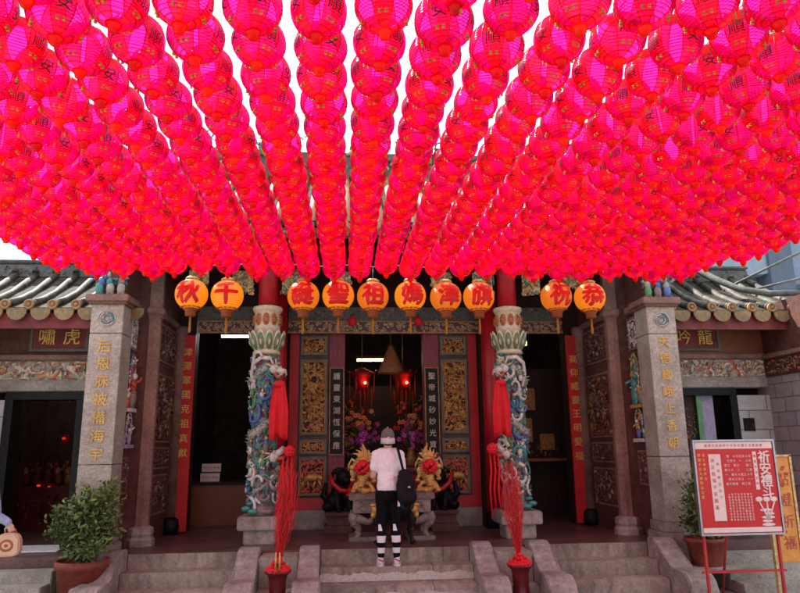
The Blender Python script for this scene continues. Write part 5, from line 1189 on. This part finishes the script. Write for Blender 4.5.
for x, ch, wd in zip(OX, OC, OW):
    z = 3.815 + rr.uniform(-.012, .012); t = thing('festival_lantern', 'orange lantern with red character %s, %s' % (ch, wd), 'lantern', (x, 8.8, z), 'orange lanterns with the festival greeting')
    o = Vector((x, 8.8, z)); tw = rr.uniform(-.14, .14)
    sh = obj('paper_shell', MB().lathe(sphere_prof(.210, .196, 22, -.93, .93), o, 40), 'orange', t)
    m = MB()
    for q, (du, dv) in enumerate(((0, 0), (.013, .004), (-.013, -.003), (.004, .012), (-.004, -.012))): wrap(m, ch, .210, .196, .315, -PI / 2 + tw + du / .2, .008 + dv, bold=.002, off=1.012 + .0025 * q)
    for v in m.bm.verts: v.co += o
    obj('character', m, 'redchar', sh)
    obj('top_cap', MB().lathe([(.085, .19), (.088, .215), (.06, .235), (.012, .245)], o, 20), 'palegold', t)
    obj('collar', MB().lathe([(.088, -.19), (.09, -.205), (.07, -.225), (.068, -.285), (.05, -.29)], o, 20), 'collar', t)
    m = MB()
    for q in range(7): m.tube([o + Vector((.008 * math.cos(q), .008 * math.sin(q), -.285)), o + Vector((.010 * math.cos(q * 1.1), .010 * math.sin(q), -.40)), o + Vector((.013 * math.cos(q), .013 * math.sin(q), -.49 - .01 * (q % 3)))], .004, 4)
    obj('tassel', m, 'tassel', t)
    m = MB()
    for q in range(12): a = q * PI / 6; p = o + Vector((.115 * math.cos(a), .115 * math.sin(a), -.178)); m.ell(p, (.03, .03, .008), 0, 1)
    obj('paper_fringe', m, 'coral', sh)
    obj('hook', MB().tube([o + Vector((0, 0, .24)), o + Vector((0, 0, .41))], .005, 5), 'wire', t)
tag(obj('lantern_wire', MB().tube([(XC - 3.6 + .1 * i, 8.8, 4.225 + .01 * math.sin(i * .9)) for i in range(73)], .008, 5), 'wire', origin=(XC, 8.8, 4.225)), 'thin steel wire carrying the ten orange lanterns', 'wire')

# ------------------------------------------------------------------ the canopy of pink lanterns
LR, LZ = .151, .138
def project(p):
    d = Vector(p) - Vector((0, 0, CAMH)); a = [d.x * EX[i] + d.y * EY[i] + d.z * EZ[i] for i in range(3)]
    return (400 + FPX * a[0] / a[2], 296.5 + FPX * a[1] / a[2], a[2]) if a[2] > .1 else None
ORD = 'zeroth first second third fourth fifth sixth seventh eighth ninth tenth eleventh twelfth thirteenth fourteenth fifteenth sixteenth seventeenth eighteenth nineteenth twentieth'.split()
def row_name(k):
    if k == 0: return 'in the upright middle row'
    return 'in the %s row %s of the upright middle row' % (ORD[abs(k)], 'left' if k < 0 else 'right')
slots = []
for k in range(-12, 17):
    X = .18 + .333 * k; end = 8.68
    if X < -3.36: end = 8.68 - (-3.36 - X) * 3.1
    if X > 4.62: end = 8.5 - (X - 4.62) * 3.2
    rr = random.Random(100 + k); y = -.6 + rr.uniform(0, .3); seen = 0; row = []
    while y < end:
        zz = 4.095 + .010 * (y - 3.08) + rr.uniform(-.006, .006) - .045 * math.sin(PI * (y + .6) / (end + .6)) ; p = (X + rr.uniform(-.006, .006), y, zz)
        q = project(p); vis = q is not None and -25 < q[0] < 825 and -14 < q[1] < 600
        if vis: seen += 1
        row.append((p, q[2] if vis else 99, k, seen)); y += .326 + rr.uniform(-.006, .006)
    slots += row
    tag(obj('row_wire', MB().tube([(X, -.8, 4.095 + .158 + .010 * -3.9)] + [(X, yy, 4.095 + .158 + .010 * (yy - 3.08) - .045 * math.sin(PI * (yy + .6) / (end + .6))) for yy in [end * i / 14 for i in range(15)]] + [(X, 9.2, 4.55)], .004, 4), 'wire', origin=(X, 4, 4.2)), 'thin wire carrying the pink lanterns ' + row_name(k), 'wire', 'wires carrying the rows of pink lanterns')
order = sorted(range(len(slots)), key=lambda i: slots[i][1]); NEAR = set(order[:300])
def shell(mb, seg, n, off=(0, 0, 0), rot=0, mip=0, mib=1):
    base = len(mb.bm.faces); mb.bm.faces.ensure_lookup_table()
    mb.lathe(sphere_prof(LR, LZ, n), off, seg, mip, True, rot); mb.bm.faces.ensure_lookup_table()
    for f in mb.bm.faces[base:]:
        c = f.calc_center_median() - Vector(off); a = (math.atan2(c.y, c.x) - rot) % (PI / 2)
        if a > PI / 4: f.material_index = mib
proto = thing('pink_lantern', 'proto', 'lantern', (0, 0, 0), 'pink lanterns hung in rows overhead')
m = MB(); shell(m, 32, 18); shl = obj('paper_shell', m, ['panel', 'band'], proto)
m = MB()
for j in range(4): wrap(m, '安順'[j % 2], LR, LZ, .082, PI / 2 * j + PI / 8 * 3, -.022, 4, 1.012, bold=.002)
obj('lettering', m, 'ink', proto)
m = MB()
for j in range(8):                                           # rib cords between the panels
    m.tube([(LR * 1.004 * (math.cos(b) ** .8) * math.cos(PI / 4 * j), LR * 1.004 * (math.cos(b) ** .8) * math.sin(PI / 4 * j), LZ * math.sin(b)) for b in [-1.38 + 2.76 * i / 10 for i in range(11)]], .0028, 4)
obj('rib_cord', m, 'cap', proto)
m = MB()
for j in range(4):
    a = PI / 2 * j + PI / 8 * 3
    for e in (-.13, .13):
        for z in (-.093, -.104): m.ell((LR * .77 * math.cos(a + e), LR * .76 * math.sin(a + e), z - .003), (.011, .011, .0035), 0, 1)
obj('gold_mark', m, 'trim', proto)
obj('bottom_cap', MB().lathe([(.012, -.188), (.024, -.184), (.028, -.166), (.038, -.156), (.041, -.142), (.03, -.130)], (0, 0, 0), 16), 'cap', proto)
obj('top_cap', MB().lathe([(.045, .130), (.048, .142), (.03, .152), (.008, .162)], (0, 0, 0), 16), 'cap', proto)
kids = list(proto.children); first = True
stuff = MB()
for i in order[:300]:
    p, dist, k, cnt = slots[i]; rr = random.Random(i * 7 + 1)
    if first: r = proto; first = False
    else:
        r = proto.copy(); C.objects.link(r)
        for ch in kids:
            c = ch.copy(); C.objects.link(c); c.parent = r
    r.location = p; r.rotation_euler = (rr.uniform(-.07, .07), rr.uniform(-.07, .07), rr.uniform(0, PI * 2)); q = rr.uniform(.95, 1.04); r.scale = (q * rr.uniform(.98, 1.02), q, q * rr.uniform(.94, 1.04))
    r['label'] = 'pink lantern %s from picture top %s' % (ORD[cnt] if cnt < 21 else str(cnt), row_name(k))
for i, (p, dist, k, cnt) in enumerate(slots):
    if i in NEAR: continue
    rr = random.Random(i * 7 + 1); shell(stuff, 16, 9, p, rr.uniform(0, 6.3))
    stuff.lathe([(.010, -.198), (.024, -.186), (.036, -.158), (.040, -.142), (.03, -.130)], p, 8, 2)
    if i % 9 == 0: stuff.ell((p[0] + .02, p[1], p[2] - .17), (.02, .02, .02), 3, 1)
st = obj('pink_lantern_mass', stuff, ['panel', 'band', 'cap', 'trim']); tag(st, 'mass of smaller pink and red lanterns farther along the overhead rows', 'lantern', None, 'stuff')
